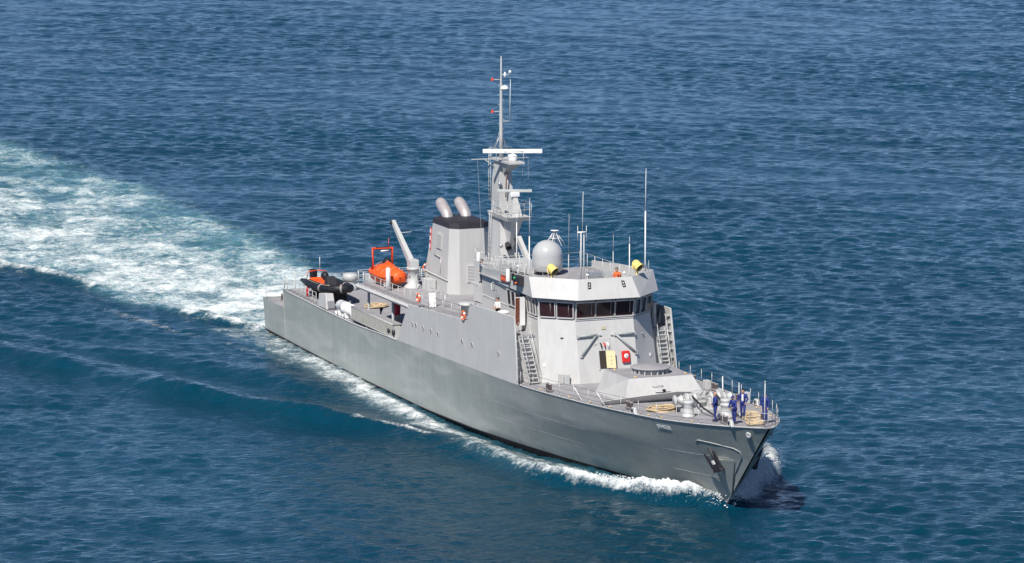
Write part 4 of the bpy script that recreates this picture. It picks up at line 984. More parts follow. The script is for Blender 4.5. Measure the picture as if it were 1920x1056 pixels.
# gate frame where the boat deck ladder comes up
one(lambda m: m.hexa([(33.2, -5.4, 7.25), (33.4, -5.4, 7.25), (33.4, -4.9, 7.25), (33.2, -4.9, 7.25)], [(33.0, -5.4, 8.25), (33.2, -5.4, 8.25), (33.2, -4.9, 8.25), (33.0, -4.9, 8.25)]), 'ladder_head', 'white', ship)
# boat crane
cr = one(lambda m: m.lathe((23.0, -3.0, 7.1), [(.75, 0), (.7, .12), (.5, .3), (.42, .34), (.42, 1.4), (.5, 1.42), (.5, 1.6), (0, 1.62)], 18), 'boat_crane', 'pale', ship)
one(lambda m: m.box(22.6, 23.4, -3.35, -2.65, 8.5, 9.3), 'slew_housing', 'pale', cr, bevel=.05)
jt = Vector((19.2, -3.25, 11.75)); jb = Vector((22.7, -3.0, 8.95)); jd = (jt - jb) / 2; jn = Vector((-.62, 0, -.78)).normalized()
one(lambda m: m.hexa([jb + jn * .24 + Vector((0, -.2, 0)), jb - jn * .24 + Vector((0, -.2, 0)), jb - jn * .24 + Vector((0, .2, 0)), jb + jn * .24 + Vector((0, .2, 0))],
   [jt + jn * .15 + Vector((0, -.13, 0)), jt - jn * .15 + Vector((0, -.13, 0)), jt - jn * .15 + Vector((0, .13, 0)), jt + jn * .15 + Vector((0, .13, 0))]), 'jib', 'pale', cr)
one(lambda m: m.tube([(23.3, -3.4, 8.0), tuple(jb + jd * .55)], .07, 8), 'jib_ram', 'steel', cr)
one(lambda m: m.lathe(tuple(jt + Vector((-.05, -.2, -.1))), [(.17, 0), (.17, .4), (0, .4)], 12, axis=(0, 1, 0)), 'sheave', 'dark', cr)
one(lambda m: m.tube([tuple(jt + Vector((-.1, 0, -.1))), (19.3, -3.6, 10.0)], .015, 4), 'fall_wire', 'wire', cr)
one(lambda m: m.tube([tuple(jb + jd * 1.45), tuple(jb + jd * 1.45 + Vector((.5, .9, .1)))], .03, 5), 'lamp_arm', 'pale', cr)
one(lambda m: m.lathe((23.4, -5.15, 7.05), [(.18, 0), (.18, 1.6), (.12, 1.75), (0, 1.78)], 12), 'cradle_post', 'white', ship)
for x in (23.9, 24.6): one(lambda m: m.box(x, x + .5, -2.6, -1.9, 7.1, 8.0), 'crane_power_pack', 'pale', cr, bevel=.04)
# quarterdeck: vent, mooring gear, hawse
one(lambda m: m.lathe((2.6, -1.1, 3.8), [(.55, 0), (.55, .5), (.5, .52), (.5, .95), (.62, 1.0), (.62, 1.35), (.5, 1.5), (0, 1.55)], 20), 'ventilator', 'pale', ship)
one(lambda m: m.box(-1.0 + .2, .9, 1.3, 2.7, 3.85, 4.75), 'winch_house', 'pale', ship, bevel=.05)
one(lambda m: m.hexa([(-.4, 2.4, 3.9), (1.2, 2.4, 3.9), (1.2, 3.6, 3.9), (-.4, 3.6, 3.9)], [(0, 2.6, 5.3), (.7, 2.6, 5.3), (.7, 3.4, 5.3), (0, 3.4, 5.3)]), 'stern_davit', 'pale', ship)
one(lambda m: m.tube([(1.2, 3.0, 3.9), (1.2, 3.0, 6.9)], .08, 8), 'davit_post', 'pale', ship)
one(lambda m: m.tube([(-4.5, -3.5, 2.3), (-4.5, -3.5, 4.6)], .05, 8), 'ensign_staff', 'pale', ship)
for x, y in ((-4.2, -4.6), (-1.5, -4.9), (-4.2, 4.6)):
    a = one(lambda m: m.box(x - .5, x + .5, y - .17, y + .17, 2.3, 2.36), 'bollard', 'bitt', ship)
    for s in (-1, 1): one(lambda m: m.lathe((x + s * .28, y, 2.36), [(.13, 0), (.13, .4), (.17, .42), (.17, .48), (0, .5)], 12), 'post', 'bitt', a)
fi = one(lambda m: m.lathe((4.3, -5.3, 3.85), [(0, 0), (.12, 0), (.12, .8), (.06, .9), (0, .92)], 10), 'fire_extinguisher', 'red', ship)
# ladder control box at the waist rail and its motor housing
m = MB(); m.hexa([(8.9, -5.95, 3.85), (11.0, -5.95, 3.82), (11.0, -5.2, 3.82), (8.9, -5.2, 3.85)], [(8.9, -5.9, 4.85), (10.6, -5.9, 5.05), (10.6, -5.25, 5.05), (8.9, -5.25, 4.85)]); cb = m.build('winch_control_box', 'grey', ship, bevel=.05)
one(lambda q: q.box(10.7, 11.05, -5.85, -5.3, 3.95, 4.5), 'control_panel', 'steel', cb)
one(lambda q: q.tube([(17.2, -3.6, 3.8), (17.2, -3.6, 4.35), (17.1, -3.5, 4.75)], [.05, .05, .16], 8), 'deck_post', 'dark', ship)
# red hose hung by the passage
hz = one(lambda q: q.tube([(24.2, -4.75, 6.75), (24.2, -4.8, 6.0), (24.2, -4.75, 5.3)], [.30, .34, .28], 8), 'hose_cover', 'hose_red', ship)
one(lambda q: q.box(24.0, 24.4, -5.0, -4.5, 3.9, 5.3), 'hose_locker', 'steel', ship)
one(lambda q: q.box(24.95, 25.19, -3.8, -3.2, 4.2, 6.4), 'passage_door', 'grey', ship)
one(lambda q: q.lathe((27.2, -3.91, 6.1), [(0, 0), (.16, 0), (.16, .05), (0, .06)], 12, axis=(0, -1, 0)), 'scuttle', 'glass', ship)
# ------------------------------------------------------------------ name on the bow
def lettering(txt, pos, size, xdir, ydir, mk, par):
    cu = bpy.data.curves.new('name_lettering', 'FONT'); cu.body = txt; cu.size = size; cu.extrude = .008; cu.offset = .012; cu.align_x = 'CENTER'
    t = bpy.data.objects.new('t_', cu); COL.objects.link(t)
    bpy.context.view_layer.update(); dg = bpy.context.evaluated_depsgraph_get()
    me = bpy.data.meshes.new_from_object(t.evaluated_get(dg)); bpy.data.objects.remove(t)
    x_ = Vector(xdir).normalized(); z_ = x_.cross(Vector(ydir)).normalized(); y_ = z_.cross(x_)
    Mx = Matrix((x_, y_, z_)).transposed().to_4x4(); Mx.translation = Vector(pos) + z_ * .03
    me.transform(Mx); me.materials.clear(); me.materials.append(M[mk])
    o = bpy.data.objects.new('name_lettering', me); return link(o, par)
xa, xb, zt = 71.9, 74.7, 0
za = deck_z(73.3) - .68
pa = Vector((xa, -hull_y(xa, za - .05), za - .05)); pb = Vector((xb, -hull_y(xb, za + .05), za + .05))
pc = Vector((73.3, -hull_y(73.3, za), za)); pu = Vector((73.3, -hull_y(73.3, za + .35), za + .35))
lettering('JANSOS', tuple(pc), .42, tuple(pb - pa), tuple(pu - pc), 'letter', hull)
# anchor recess rim, bolster, bow chock
def hp(x, z, sg, out=.02): return Vector((x, sg * (hull_y(x, z) + out), z))
for sg in (-1, 1):
    rim = [hp(75.7, 4.15, sg), hp(75.8, 4.45, sg), hp(76.1, 4.55, sg), hp(77.3, 4.5, sg), hp(78.7, 4.35, sg), hp(79.0, 4.15, sg), hp(78.85, 3.8, sg), hp(77.6, 2.6, sg), hp(76.7, 1.6, sg)]
    one(lambda m: m.tube(rim, .024, 6), 'anchor_recess_rim', 'grey', hull)
    b = MB(); tp = [hp(76.2, 3.6, sg, .03), hp(77.4, 3.4, sg, .42), hp(78.1, 3.4, sg, .03)]; bt = hp(76.3, .75, sg, .04)
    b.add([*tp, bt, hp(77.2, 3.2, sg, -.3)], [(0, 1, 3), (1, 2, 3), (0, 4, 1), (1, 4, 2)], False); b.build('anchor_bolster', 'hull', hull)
    c = hp(80.55, 5.55, sg, .0)
    one(lambda m: m.lathe(c, [(.10, -.05), (.16, .0), (.22, .07), (.16, .12), (.1, .08)], 14, axis=(.5, sg * .85, -.3)), 'bow_chock', 'pale', hull)
    one(lambda m: m.lathe(c, [(0, 0), (.12, 0), (.12, .05), (0, .06)], 12, axis=(.5, sg * .85, -.3)), 'chock_eye', 'black', hull)
# ------------------------------------------------------------------ loose things aboard
def loftbody(m, secs, closed_ends=True):
    n = len(secs[0]); vs = [p for s in secs for p in s]
    fs = [(i * n + j, i * n + (j + 1) % n, (i + 1) * n + (j + 1) % n, (i + 1) * n + j) for i in range(len(secs) - 1) for j in range(n)]
    if closed_ends: fs += [tuple(reversed(range(n))), tuple(range((len(secs) - 1) * n, len(secs) * n))]
    m.add(vs, fs, True)
def inflatable():
    ox, oy, oz = 6.9, -4.05, 4.95
    t = thing('inflatable_boat', 'black inflatable boat with orange seats on cradle by the stern rail', 'boat', (ox, oy, 3.85))
    def P(x, y, z): return (ox + x * 1.28 - .75, oy + y * 1.12, oz + z * 1.05)
    Lh = 3.1
    pts = [P(-Lh, -.95, 0), P(-1.5, -.98, 0), P(.6, -.98, .02), P(1.7, -.85, .08), P(2.5, -.5, .2), P(2.8, 0, .26), P(2.5, .5, .2), P(1.7, .85, .08), P(.6, .98, .02), P(-1.5, .98, 0), P(-Lh, .95, 0)]
    m = MB(); m.tube(pts, [.14, .33, .34, .34, .34, .34, .34, .34, .34, .33, .14], 14); tb = m.build('buoyancy_tube', 'dark', t)
    for k in (2.2, 4.6, 7.8): 
        a = Vector(pts[int(k)]).lerp(Vector(pts[int(k) + 1]), k % 1); b = Vector(pts[int(k)]).lerp(Vector(pts[int(k) + 1]), k % 1 + .22)
        one(lambda q: q.tube([a, b], .347, 14, caps=False), 'chafe_patch', 'bitt', tb)
    m = MB(); loftbody(m, [[P(x, -w_, -.1), P(x, 0, -dp), P(x, w_, -.1), P(x, 0, -.02)] for x, w_, dp in ((-3.0, .8, .55), (-1, .85, .62), (1.2, .7, .55), (2.6, .1, .05))]); m.build('hull', 'black', t)
    one(lambda q: q.box(ox - 3.6, ox + 1.2, oy - .75, oy + .75, oz - .12, oz - .02), 'floor', 'canvas', t)
    one(lambda q: q.hexa([P(-.3, -.35, 0), P(.55, -.35, 0), P(.55, .35, 0), P(-.3, .35, 0)], [P(-.1, -.3, .75), P(.4, -.3, .75), P(.4, .3, .75), P(-.1, .3, .75)]), 'console', 'black', t, bevel=.05)
    for x in (-1.0, -1.7): one(lambda q: q.box(ox + x - 1.25, ox + x - .75, oy - .3, oy + .3, oz, oz + .35), 'seat', 'orange', t, bevel=.08)
    one(lambda q: q.box(ox - 3.7, ox - 3.2, oy - .75, oy + .75, oz, oz + .32), 'stern_bench', 'orange', t, bevel=.06)
    en = one(lambda q: q.hexa([P(-3.45, -.22, -.3), P(-3.0, -.22, -.3), P(-3.0, .22, -.3), P(-3.45, .22, -.3)], [P(-3.5, -.25, .75), P(-2.95, -.2, .7), P(-2.95, .2, .7), P(-3.5, .25, .75)]), 'outboard_engine', 'dark', t, bevel=.08)
    one(lambda q: q.tube([P(-3.25, 0, -.2), P(-3.3, 0, -.95)], [.1, .07], 8), 'engine_leg', 'black', en)
    for y in (-.75, .75): one(lambda q: q.tube([P(-2.6, y, .2), P(-2.5, y * .9, .72), P(-2.5, 0, .8)], .04, 6), 'roll_bar', 'frame_red', t)
    one(lambda q: q.tube([P(-2.5, .2, .8), P(-2.5, .2, 1.8)], .02, 5), 'aerial', 'white', t)
    one(lambda q: q.ball(P(-.85, -.05, .66), .40, 12, (1.1, .8, .8)), 'covered_seat_back', 'dark', t)
    one(lambda q: q.tube([P(-3.0, -1.0, .32), P(-1, -1.1, .3), P(.8, -1.08, .3), P(2.2, -.85, .45)], .02, 5), 'grab_line', 'rope', t)
    for x in (-1.6, 1.3): one(lambda q: q.hexa([P(x - .1, -.7, -1.12), P(x + .1, -.7, -1.12), P(x + .1, .7, -1.12), P(x - .1, .7, -1.12)], [P(x - .1, -.75, -.32), P(x + .1, -.75, -.32), P(x + .1, .75, -.32), P(x - .1, .75, -.32)]), 'cradle', 'dark', t)
inflatable()
def rescue_boat():
    ox, oy, oz = 20.6, -4.1, 7.75
    t = thing('rescue_boat', 'bright orange rescue boat under cover on the boat deck below the crane', 'boat', (ox, oy, 7.1))
    def P(x, y, z): return (ox + x, oy + y, oz + z)
    m = MB(); secs = []
    for x, w_, zb, zt in ((-2.5, .62, -.2, .42), (-2.3, .86, -.45, .62), (-1.6, .98, -.55, .70), (-1.0, 1.0, -.55, .86), (-.35, 1.02, -.55, 1.12), (.15, 1.0, -.55, .98), (.7, .98, -.5, 1.02), (1.3, .93, -.45, .86), (1.9, .78, -.35, .82), (2.3, .55, -.2, .66), (2.5, .3, -.05, .5)):
        secs.append([P(x, -w_, .12), P(x, -w_ * .8, zb * .8), P(x, 0, zb), P(x, w_ * .8, zb * .8), P(x, w_, .12), P(x, w_ * .92, .34), P(x, w_ * .45, (zt + .34) / 2 + .08), P(x, 0, zt), P(x, -w_ * .45, (zt + .34) / 2 + .08), P(x, -w_ * .92, .34)])
    rq = random.Random(4); secs = [[(p[0] + rq.uniform(-.05, .05), p[1] + rq.uniform(-.05, .05), p[2] + rq.uniform(-.06, .06)) for p in s_] for s_ in secs]
    loftbody(m, secs); cv = m.build('cover', 'orange', t)
    one(lambda q: q.tube([P(-2.3, -.8, .12), P(-1.2, -.97, .12), P(.3, -1.0, .12), P(1.2, -.9, .14), P(2.0, -.6, .2), P(2.5, 0, .3), P(2.0, .6, .2), P(1.2, .9, .14), P(.3, 1.0, .12), P(-2.3, .8, .12)], .14, 10), 'fender_tube', 'orange', t)
    for x in (-1.5, -.4, .7, 1.6): one(lambda q: q.tube([P(x, -.98, .1), P(x + .05, -.8, .52), P(x + .1, -.3, .86), P(x + .1, .2, .95)], .018, 5), 'lashing', 'rope', cv)
    one(lambda q: q.tube([P(-1.5, -.8, .3), P(-1.5, -.78, 1.95), P(-1.5, .78, 1.95), P(-1.5, .8, .3)], .12, 8), 'roll_frame', 'frame_red', t)
    one(lambda q: q.box(ox - 1.6, ox - 1.4, oy - .55, oy + .55, oz + 1.86, oz + 2.06), 'frame_pad', 'black', t)
    one(lambda q: q.tube([P(-1.45, -.15, 1.74), P(-1.45, .5, 1.76)], .06, 8), 'light_tube', 'white', t)
    one(lambda q: q.ball(P(-.7, .1, .95), .45, 12, (1, .8, .8)), 'engine_cover', 'dark', t)
    one(lambda q: q.tube([P(-1.5, .5, 2.0), P(-1.5, .5, 2.7)], .02, 5), 'aerial', 'frame_red', t)
    for x in (-1.3, 1.1): one(lambda q: q.hexa([P(x - .1, -.8, -.66), P(x + .1, -.8, -.66), P(x + .1, .8, -.66), P(x - .1, .8, -.66)], [P(x - .1, -.8, -.28), P(x + .1, -.8, -.28), P(x + .1, .8, -.28), P(x - .1, .8, -.28)]), 'cradle', 'pale', t)
rescue_boat()
def canister():
    t = thing('life_raft_canister', 'white life raft canister lying at the starboard waist rail beside the stowed gangway', 'life raft', (14.4, -5.5, 3.8))
    ax = Vector((1, 0, 0)); c = Vector((12.9, -5.45, 4.45))
    m = MB(); m.lathe(c, [(0, 0), (.36, .02), (.44, .12), (.44, 1.35), (.47, 1.37), (.47, 1.5), (.44, 1.52), (.44, 2.75), (.36, 2.86), (0, 2.88)], 24, axis=ax); cs = m.build('canister', 'white', t)
    for x in (.45, 2.4): one(lambda q: q.lathe(c + ax * x, [(.445, 0), (.455, 0), (.455, .06), (.445, .06)], 24, axis=ax), 'strap', 'pale', cs)
    for x in (13.6, 15.2):
        one(lambda q: q.hexa([(x - .08, -5.85, 3.76), (x + .08, -5.85, 3.76), (x + .08, -5.05, 3.76), (x - .08, -5.05, 3.76)], [(x - .08, -5.95, 4.15), (x + .08, -5.95, 4.15), (x + .08, -4.95, 4.15), (x - .08, -4.95, 4.15)]), 'cradle', 'white', t)
        one(lambda q: q.lathe((x, -6.0, 3.95), [(0, 0), (.16, 0), (.16, .1), (0, .1)], 12, axis=(0, -1, 0)), 'release_gear', 'white', t)
canister()
M['bitt2'] = mat('weathered_aluminium', (.40, .40, .37), .5, metal=.2, var=.1, scale=3)
def gangway():
    t = thing('gangway', 'pale grey ribbed gangway stowed along the starboard waist', 'gangway', (21.2, -5.75, 3.8))
    x0, x1 = 17.0, 26.6
    fr = one(lambda q: q.box(x0, x1, -5.95, -5.88, 4.02, 4.95), 'side_board', 'bitt2', t)
    one(lambda q: q.box(x0, x1, -5.86, -5.2, 4.9, 5.0), 'walkway', 'deck', t)
    for x in np.arange(x0 + .15, x1 - .1, .42): one(lambda q: q.box(x, x + .06, -6.02, -5.952, 4.04, 4.93), 'rib', 'bitt2', fr)
    for z in (4.0, 4.96): one(lambda q: q.tube([(x0 - .05, -5.93, z), (x1 + .05, -5.93, z)], .05, 6), 'rail', 'grey', t)
    for x in (17.1, 20.4, 23.6, 26.4): one(lambda q: q.box(x - .07, x + .07, -5.9, -5.3, 3.78, 4.9), 'support', 'pale', t)
    for x in (25.9, 26.9): one(lambda q: q.lathe((x, -6.05, 4.4), [(0, 0), (.2, 0), (.2, .15), (0, .15)], 12, axis=(0, 1, 0)), 'wheel', 'black', t)
    one(lambda q: q.box(26.68, 27.1, -5.9, -5.4, 3.9, 4.85), 'end_platform', 'pale', t)
    one(lambda q: q.tube([(16.9, -5.9, 3.8), (16.7, -5.9, 4.7), (16.7, -5.3, 4.7)], .05, 6), 'davit', 'white', t)
gangway()
def lifebuoy(loc, label, axis=(0, -1, 0)):
    ax = Vector(axis).normalized(); q = Vector((0, 0, 1)).rotation_difference(ax); c = Vector(loc)
    t = thing('lifebuoy', label, 'lifebuoy', loc, 'lifebuoys hung about the ship')
    m = MB(); m.tube([c + q @ Vector((.30 * math.cos(a), .30 * math.sin(a), 0)) for a in np.linspace(0, 2 * math.pi, 25)[:-1]], .085, 10, closed=True); b = m.build('ring', 'lifebuoy', t)
    for k in range(4):
        a0 = k * math.pi / 2 + .5; one(lambda g: g.tube([c + q @ Vector((.30 * math.cos(a), .30 * math.sin(a), 0)) for a in np.linspace(a0, a0 + .34, 4)], .089, 10, caps=False), 'reflective_band', 'white', b)
lifebuoy((32.6, -6.02, 7.85), 'orange lifebuoy on the boat deck rail beside the ladder gate')
lifebuoy((42.3, -6.08, 7.95), 'orange lifebuoy on the upper side just below the bulwark step')
lifebuoy((18.62, -.3, 7.9), 'orange lifebuoy on the aft boat deck rail just left of the funnel', (1, 0, 0))
def coil(loc, r, n, label, seed, mk='rope', sq=1.0):
    rs = random.Random(seed); t = MB(); pts = []
    for i in range(n * 22):
        a = i / 22 * 2 * math.pi; k = i / (n * 22)
        rr = r * (.62 + .38 * abs(math.sin(a * .137 + seed))) * (1 + .06 * math.sin(a * 2.3 + seed))
        pts.append((loc[0] + rr * math.cos(a) * sq + .12 * math.sin(k * 9 + seed), loc[1] + rr * math.sin(a) + .1 * math.cos(k * 7), loc[2] + .05 + .15 * r / .8 * k * (1 - .35 * math.cos(a * .5)) + .02 * math.sin(a * 3.1)))
    t.tube(pts, .042, 6); return t.build('rope_coil', mk, None, label, 'rope', 'mooring rope coils', origin=loc)
coil((69.8, -2.25, deck_z(69.8) + .02), .95, 13, 'big tan rope coil on the foredeck left of the windlass', 1)
coil((74.8, 1.9, deck_z(74.8) + .04), .55, 9, 'tan rope coil behind the ventilator beside the sailors', 2)
coil((77.2, 1.2, deck_z(77.2) + .04), .75, 5, 'flat tan rope coil on deck between the sailors and the jackstaff', 3)
coil((79.6, .1, deck_z(79.6) + .04), .55, 8, 'tan rope coil at the foot of the jackstaff', 4)
coil((11.2, -1.9, 3.85), .85, 9, 'brown rope coil on the waist deck by the boat deck overhang', 5)
coil((-1.3, -4.0, 2.32), .5, 9, 'tan rope coil on the low quarterdeck', 6)
def anchor(sg, label):
    c = hp(76.75, 3.15, sg, .25); t = thing('anchor', label, 'anchor', tuple(c))
    n = Vector((.35, sg * .85, -.38)).normalized(); upv = Vector((-.30, sg * .10, .95)); upv = (upv - n * upv.dot(n)).normalized(); sd = n.cross(upv)
    def Q(a, b, d=0): return c + sd * a + upv * b + n * d
    cr_ = MB(); cr_.hexa([Q(-.48, -.55, -.05), Q(.48, -.55, -.05), Q(.40, -.15, -.2), Q(-.40, -.15, -.2)], [Q(-.44, -.6, .35), Q(.44, -.6, .35), Q(.34, -.12, .28), Q(-.34, -.12, .28)]); cr_.build('crown', 'black', t, bevel=.04)
    for s in (-1, 1):
        f_ = MB(); f_.hexa([Q(s * .46, -.4, 0), Q(s * .2, -.4, 0), Q(s * .2, -.3, .28), Q(s * .46, -.3, .28)], [Q(s * .52, .85, .16), Q(s * .46, .85, .16), Q(s * .46, .85, .22), Q(s * .52, .85, .22)]); f_.build('fluke', 'black', t)
    one(lambda q: q.tube([Q(0, -.35, .1), Q(0, 1.1, -.05)], .1, 8), 'shank', 'black', t)
    one(lambda q: q.obox(Q(0, .1, .26), sd * .1, upv * .13, n * .04), 'pad', 'white', t)
anchor(-1, 'black stockless anchor in the recess on the near bow')
anchor(1, 'black stockless anchor jutting past the stem from the far bow')

# ------------------------------------------------------------------ people
PEOPLE = []
def person(label, loc, face, h=1.88, top='blue', legs='blue', shoes='navy', head='skin', hair='hair', arms=None, lean=(0, 0), step=.0, sit=False, cap=None, shirt=None):
    """loc: feet; face: heading in degrees from +x; arms: two lists of (x, y, z) for elbow and hand in body space, h = 1.76"""
    k = h / 1.76
    arms = arms or [[(.02, .29, 1.14), (.12, .26, .90)], [(.02, -.29, 1.14), (.12, -.26, .90)]]
    B = []      # (a, b, ra, rb, material)
    lx, ly = lean
    def T(p, f_=1.0): return Vector((p[0] + lx * max(0, p[2] - .9) * f_, p[1] + ly * max(0, p[2] - .9) * f_, p[2]))
    for s in (1, -1):
        fx = step * s
        hip = Vector((0, s * .095, .93)); kn = Vector((.03 + fx * .6, s * .11, .50)); an = Vector((fx * 1.0 - .02, s * .12, .09))
        if sit: kn = Vector((.42, s * .13, .95)); an = Vector((.40, s * .12, .52))
        toe = an + Vector((.17, s * .03, -.045))
        B += [(hip, kn, .100, .068, legs), (kn, an, .066, .052, legs), (an + Vector((-.05, 0, -.035)), toe, .048, .042, shoes)]
        sh = T((0, s * .185, 1.43)); el, ha = [T(v) for v in arms[0 if s > 0 else 1]]
        B += [(sh, el, .068, .052, top), (el, el.lerp(ha, .86), .05, .038, top if top not in ('whitecloth',) else 'skin'), (el.lerp(ha, .86), ha, .034, .03, 'skin')]
        d = (ha - el).normalized(); sd_ = d.cross(Vector((0, 0, 1))); sd_ = sd_.normalized() if sd_.length > .1 else Vector((0, 1, 0)); cu = Vector((0, 0, -1)) if abs(d.z) < .8 else Vector((1, 0, 0))
        pm = ha + d * .055
        B.append((ha, pm, .036, .038, 'skin'))
        for q_, ln in ((-1.5, .060), (-.5, .074), (.5, .070), (1.5, .055)):
            r0 = pm + sd_ * q_ * .018; m0 = r0 + d * ln * .6; B += [(r0, m0, .0115, .0105, 'skin'), (m0, m0 + (d + cu * .7).normalized() * ln * .55, .0105, .0095, 'skin')]
        B.append((ha + sd_ * .03 * s, ha + sd_ * .062 * s + d * .05, .0125, .011, 'skin'))
    B += [(Vector((0, 0, .96)), T((0, 0, 1.08)), .150, .140, legs if legs != top else top), (T((0, -.05, 1.12)), T((0, .05, 1.12)), .125, .125, top), (T((.01, -.09, 1.33)), T((.01, .09, 1.33)), .125, .125, top), (T((0, -.15, 1.43)), T((0, .15, 1.43)), .072, .072, top), (T((0, 0, 1.10)), T((.01, 0, 1.34)), .140, .150, top)]
    if shirt: B += [(T((.105, 0, 1.12)), T((.115, 0, 1.40)), .065, .06, shirt)]
    B += [(T((0, 0, 1.44)), T((.015, 0, 1.55)), .055, .052, 'skin'), (T((.025, 0, 1.605)), T((.015, 0, 1.665)), .082, .094, 'skin'), (T((.055, 0, 1.575)), T((.06, 0, 1.60)), .05, .06, 'skin'), (T((.105, 0, 1.635)), T((.125, 0, 1.605)), .012, .017, 'skin')]
    for s in (1, -1): B.append((T((.0, s * .092, 1.655)), T((.0, s * .094, 1.615)), .020, .014, 'skin'))
    m = MB()
    for a, b, ra, rb, _ in B:
        ra *= 1.1; rb *= 1.1; a = a * k; b = b * k; d = (b - a); L_ = max(d.length, 1e-4); ax = d / L_
        pr = [(ra * k * math.sin(t), -ra * k * math.cos(t)) for t in np.linspace(0.05, math.pi / 2, 4)] + [(rb * k * math.cos(t), L_ + rb * k * math.sin(t)) for t in np.linspace(0, math.pi / 2 - .05, 4)]
        m.lathe(a, pr, 10, axis=ax)
    me = bpy.data.meshes.new('person'); me.from_pydata(m.v, [], m.f); o = bpy.data.objects.new('tmp', me); COL.objects.link(o)
    rm = o.modifiers.new('r', 'REMESH'); rm.mode = 'VOXEL'; rm.voxel_size = .0155; rm.use_smooth_shade = True
    sm = o.modifiers.new('s', 'SMOOTH'); sm.iterations = 2; sm.factor = .4
    PEOPLE.append((o, B, k, label, loc, face, T, hair, cap))
def finish_people():
    bpy.context.view_layer.update(); dg = bpy.context.evaluated_depsgraph_get()
    for o, B, k, label, loc, face, T, hair, cap in PEOPLE:
        me = bpy.data.meshes.new_from_object(o.evaluated_get(dg)); me.name = 'person'
        me.materials.clear(); keys = []
        for b in B:
            if b[4] not in keys: keys.append(b[4])
        for q in keys: me.materials.append(M[q])
        n = len(me.polygons); C_ = np.zeros(n * 3); me.polygons.foreach_get('center', C_); C_ = C_.reshape(-1, 3)
        best = np.full(n, 9.); idx = np.zeros(n, int)
        for a, b, ra, rb, mk in B:
            a = np.array(a) * k; b = np.array(b) * k; d = b - a; t = np.clip(((C_ - a) @ d) / max(d @ d, 1e-9), 0, 1)
            ds = np.linalg.norm(C_ - a - t[:, None] * d, axis=1) - (ra + (rb - ra) * t) * k
            u = ds < best; best[u] = ds[u]; idx[u] = keys.index(mk)
        me.polygons.foreach_set('material_index', idx); me.polygons.foreach_set('use_smooth', np.ones(n, bool)); me.update()
        p = bpy.data.objects.new('person', me); p.location = loc; p.rotation_euler = (0, 0, R(face)); link(p)
        tag(p, label, 'person'); bpy.data.objects.remove(o)
        W = BASE[p.name]
        def child(fn, nm, mk):
            q = MB(); fn(q); c = q.build(nm, mk); c.matrix_world = W; c.parent = p; c.matrix_parent_inverse = Matrix.Identity(4); c.location = (0, 0, 0); c.rotation_euler = (0, 0, 0)
        hc = T((.0, 0, 1.683)) * k
        if cap: 
            child(lambda q: (q.lathe(hc, [(.104 * k, -.01), (.106 * k, .03), (.085 * k, .085), (.03, .105), (0, .107)], 14), q.obox(hc + Vector((.13, 0, .0)), (.05, 0, -.008), (0, .07, 0), (0, 0, .008))), 'cap', cap)
        elif hair:
            def hf(q):
                vs = []; n_ = 16
                for (r_, h_, bk) in ((.100, -.06, 1), (.104, -.01, 1), (.100, .05, .6), (.075, .092, .3), (.03, .110, 0), (.002, .113, 0)):
                    for j in range(n_):
                        a = 2 * math.pi * j / n_; fr_ = max(0, math.cos(a)); vs.append(hc + Vector((r_ * k * math.cos(a) - .004, r_ * k * math.sin(a), (h_ + .075 * fr_ * bk) * k)))
                q.add(vs, [(i * n_ + j, i * n_ + (j + 1) % n_, (i + 1) * n_ + (j + 1) % n_, (i + 1) * n_ + j) for i in range(5) for j in range(n_)], True)
            child(hf, 'hair', hair)
        for s in (1, -1): child(lambda q: q.ball(tuple(T((.098, s * .034, 1.652)) * k), .011, 6), 'eye', 'black')
zd = lambda x: deck_z(x) + .08
person('balding sailor in blue coveralls standing at the foredeck rail, hand on the wire', (76.95, -1.55, zd(77)), -95, hair=None, arms=[[(.10, .28, 1.18), (.34, .24, 1.08)], [(-.04, -.30, 1.15), (.05, -.30, .92)]], step=.05)
person('sailor in open blue coveralls over a white shirt, furthest back of the foredeck group', (76.6, .55, zd(76.6) + .03), -35, shirt='whitecloth', arms=[[(.05, .30, 1.16), (.22, .22, .98)], [(-.02, -.31, 1.15), (.16, -.30, .95)]], step=.12)
person('capped sailor in blue coveralls leaning forward, nearest of the foredeck group to the stem', (78.6, -.95, zd(78.6) - .02), -60, h=1.80, legs='blue', cap='blue', lean=(.22, 0), arms=[[(.15, .27, 1.10), (.36, .16, 1.05)], [(.12, -.28, 1.10), (.36, -.18, .98)]], step=.10)
person('capped sailor in blue coveralls standing alone behind the jackstaff at the bow', (79.2, .95, zd(79.2)), -55, cap='blue', arms=[[(.02, .30, 1.14), (.14, .28, .90)], [(.06, -.29, 1.15), (.26, -.20, 1.0)]], step=.04)
person('man in a white shirt on the near bridge wing behind the bulwark', (46.6, -5.05, 7.92), -75, top='whitecloth', legs='navy', arms=[[(.05, .29, 1.16), (.28, .10, 1.10)], [(.05, -.29, 1.16), (.28, -.10, 1.08)]])
person('man in orange coveralls sitting low behind the bridge roof fascia', (51.8, 1.9, 10.42), -20, sit=True, top='orangecloth', legs='orangecloth', arms=[[(.12, .27, 1.15), (.22, .10, 1.32)], [(.12, -.27, 1.15), (.30, -.05, 1.2)]])
person('person in a grey shirt and dark trousers standing on the far bridge wing', (49.6, 4.95, 7.92), -40, top='greycloth', legs='navy')
person('person in a light blue top pointing outboard from the far bridge wing', (47.9, 5.35, 8.15), 20, top='bluecloth', legs='navy', arms=[[(.10, .36, 1.35), (.16, .72, 1.42)], [(.02, -.29, 1.14), (.14, -.26, .92)]])
person('man with dark hair by the mast, only head and shoulders above the roof rail', (40.35, -3.9, 9.96), -70, h=1.7, top='greycloth', legs='navy')
finish_people()
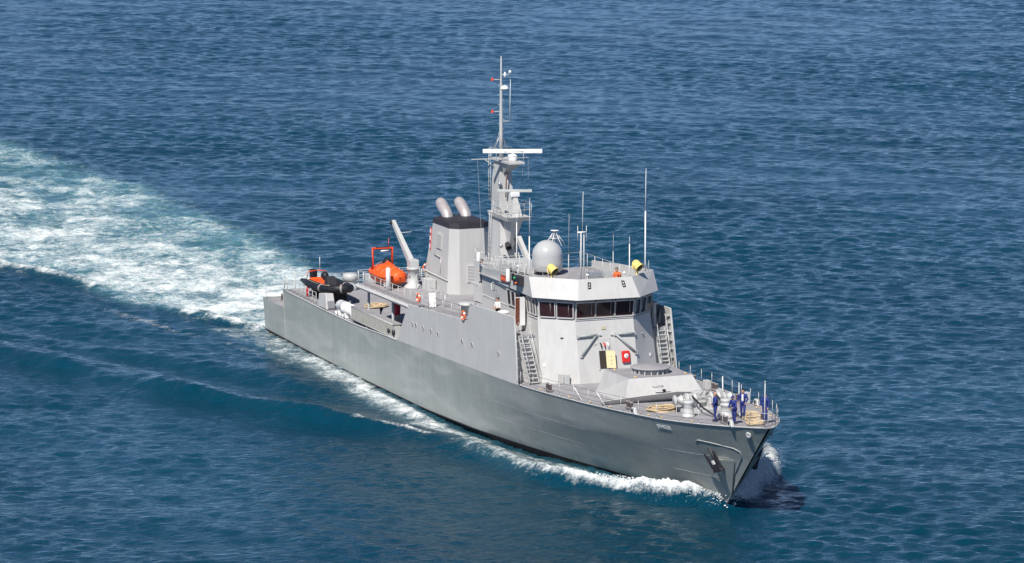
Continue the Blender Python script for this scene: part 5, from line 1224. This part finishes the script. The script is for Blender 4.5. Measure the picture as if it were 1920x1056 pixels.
# ------------------------------------------------------------------ broken water thrown up by the bow: masses of small clots and drops
def spray(name, label, seeds, seed):
    """seeds: list of (centre, spread xyz, count, size lo, size hi)"""
    rs = np.random.default_rng(seed)
    t = (1 + 5 ** .5) / 2
    ico = np.array([(-1, t, 0), (1, t, 0), (-1, -t, 0), (1, -t, 0), (0, -1, t), (0, 1, t), (0, -1, -t), (0, 1, -t), (t, 0, -1), (t, 0, 1), (-t, 0, -1), (-t, 0, 1)]) / math.sqrt(1 + t * t)
    tri = np.array([(0, 11, 5), (0, 5, 1), (0, 1, 7), (0, 7, 10), (0, 10, 11), (1, 5, 9), (5, 11, 4), (11, 10, 2), (10, 7, 6), (7, 1, 8), (3, 9, 4), (3, 4, 2), (3, 2, 6), (3, 6, 8), (3, 8, 9), (4, 9, 5), (2, 4, 11), (6, 2, 10), (8, 6, 7), (9, 8, 1)])
    V = []; F = []; k = 0
    for c, sp, n, lo, hi in seeds:
        pos = np.array(c) + rs.normal(0, 1, (n, 3)) * np.array(sp)
        r = lo + (hi - lo) * rs.random(n) ** 2.5
        for p, q in zip(pos, r):
            V.append(p + ico * q * (1 + .5 * rs.random((12, 1))) * np.array([1.2, 1.2, .8])); F.append(tri + k); k += 12
    V = np.concatenate(V); F = np.concatenate(F)
    me = bpy.data.meshes.new(name); me.from_pydata(V.tolist(), [], F.tolist()); me.materials.append(M['froth'])
    me.polygons.foreach_set('use_smooth', np.ones(len(F), bool))
    o = bpy.data.objects.new(name, me); link(o); tag(o, label, 'spray', kind='stuff'); return o
M['froth'] = mat('froth', (.82, .85, .86), .8, var=.04)
S_ = []
for i in range(34):
    k = i / 33; x = 74.8 - 13 * k; y = -float(np.interp(x, [p[0] for p in RIDGE[::-1]], [-p[1] for p in RIDGE[::-1]]))
    z = WLZ + float(np.interp(x, [60, 66, 70, 73, 75], [.35, .6, .85, .85, .7]))
    S_.append(((x, y + .15, z), (.35, .24, .10), int(240 - 170 * k), .008, .034))
spray('bow_spray', 'white broken spray along the bow wave on the near side of the stem', S_, 3)
S_ = []
for i in range(26):
    k = i / 25; x = 75.0 - 10 * k; y = float(np.interp(x, [p[0] for p in RIDGE_P[::-1]], [p[1] for p in RIDGE_P[::-1]])) - .1
    S_.append(((x, y, WLZ + .75 + .45 * math.sin(k * 3.1)), (.35, .34, .17), 260, .008, .045))
    S_.append(((x, y - .3, WLZ + .5 + .3 * math.sin(k * 3.1)), (.4, .4, .2), 160, .012, .06))
spray('bow_spray', 'white plume of spray rising past the far side of the stem', S_, 4)
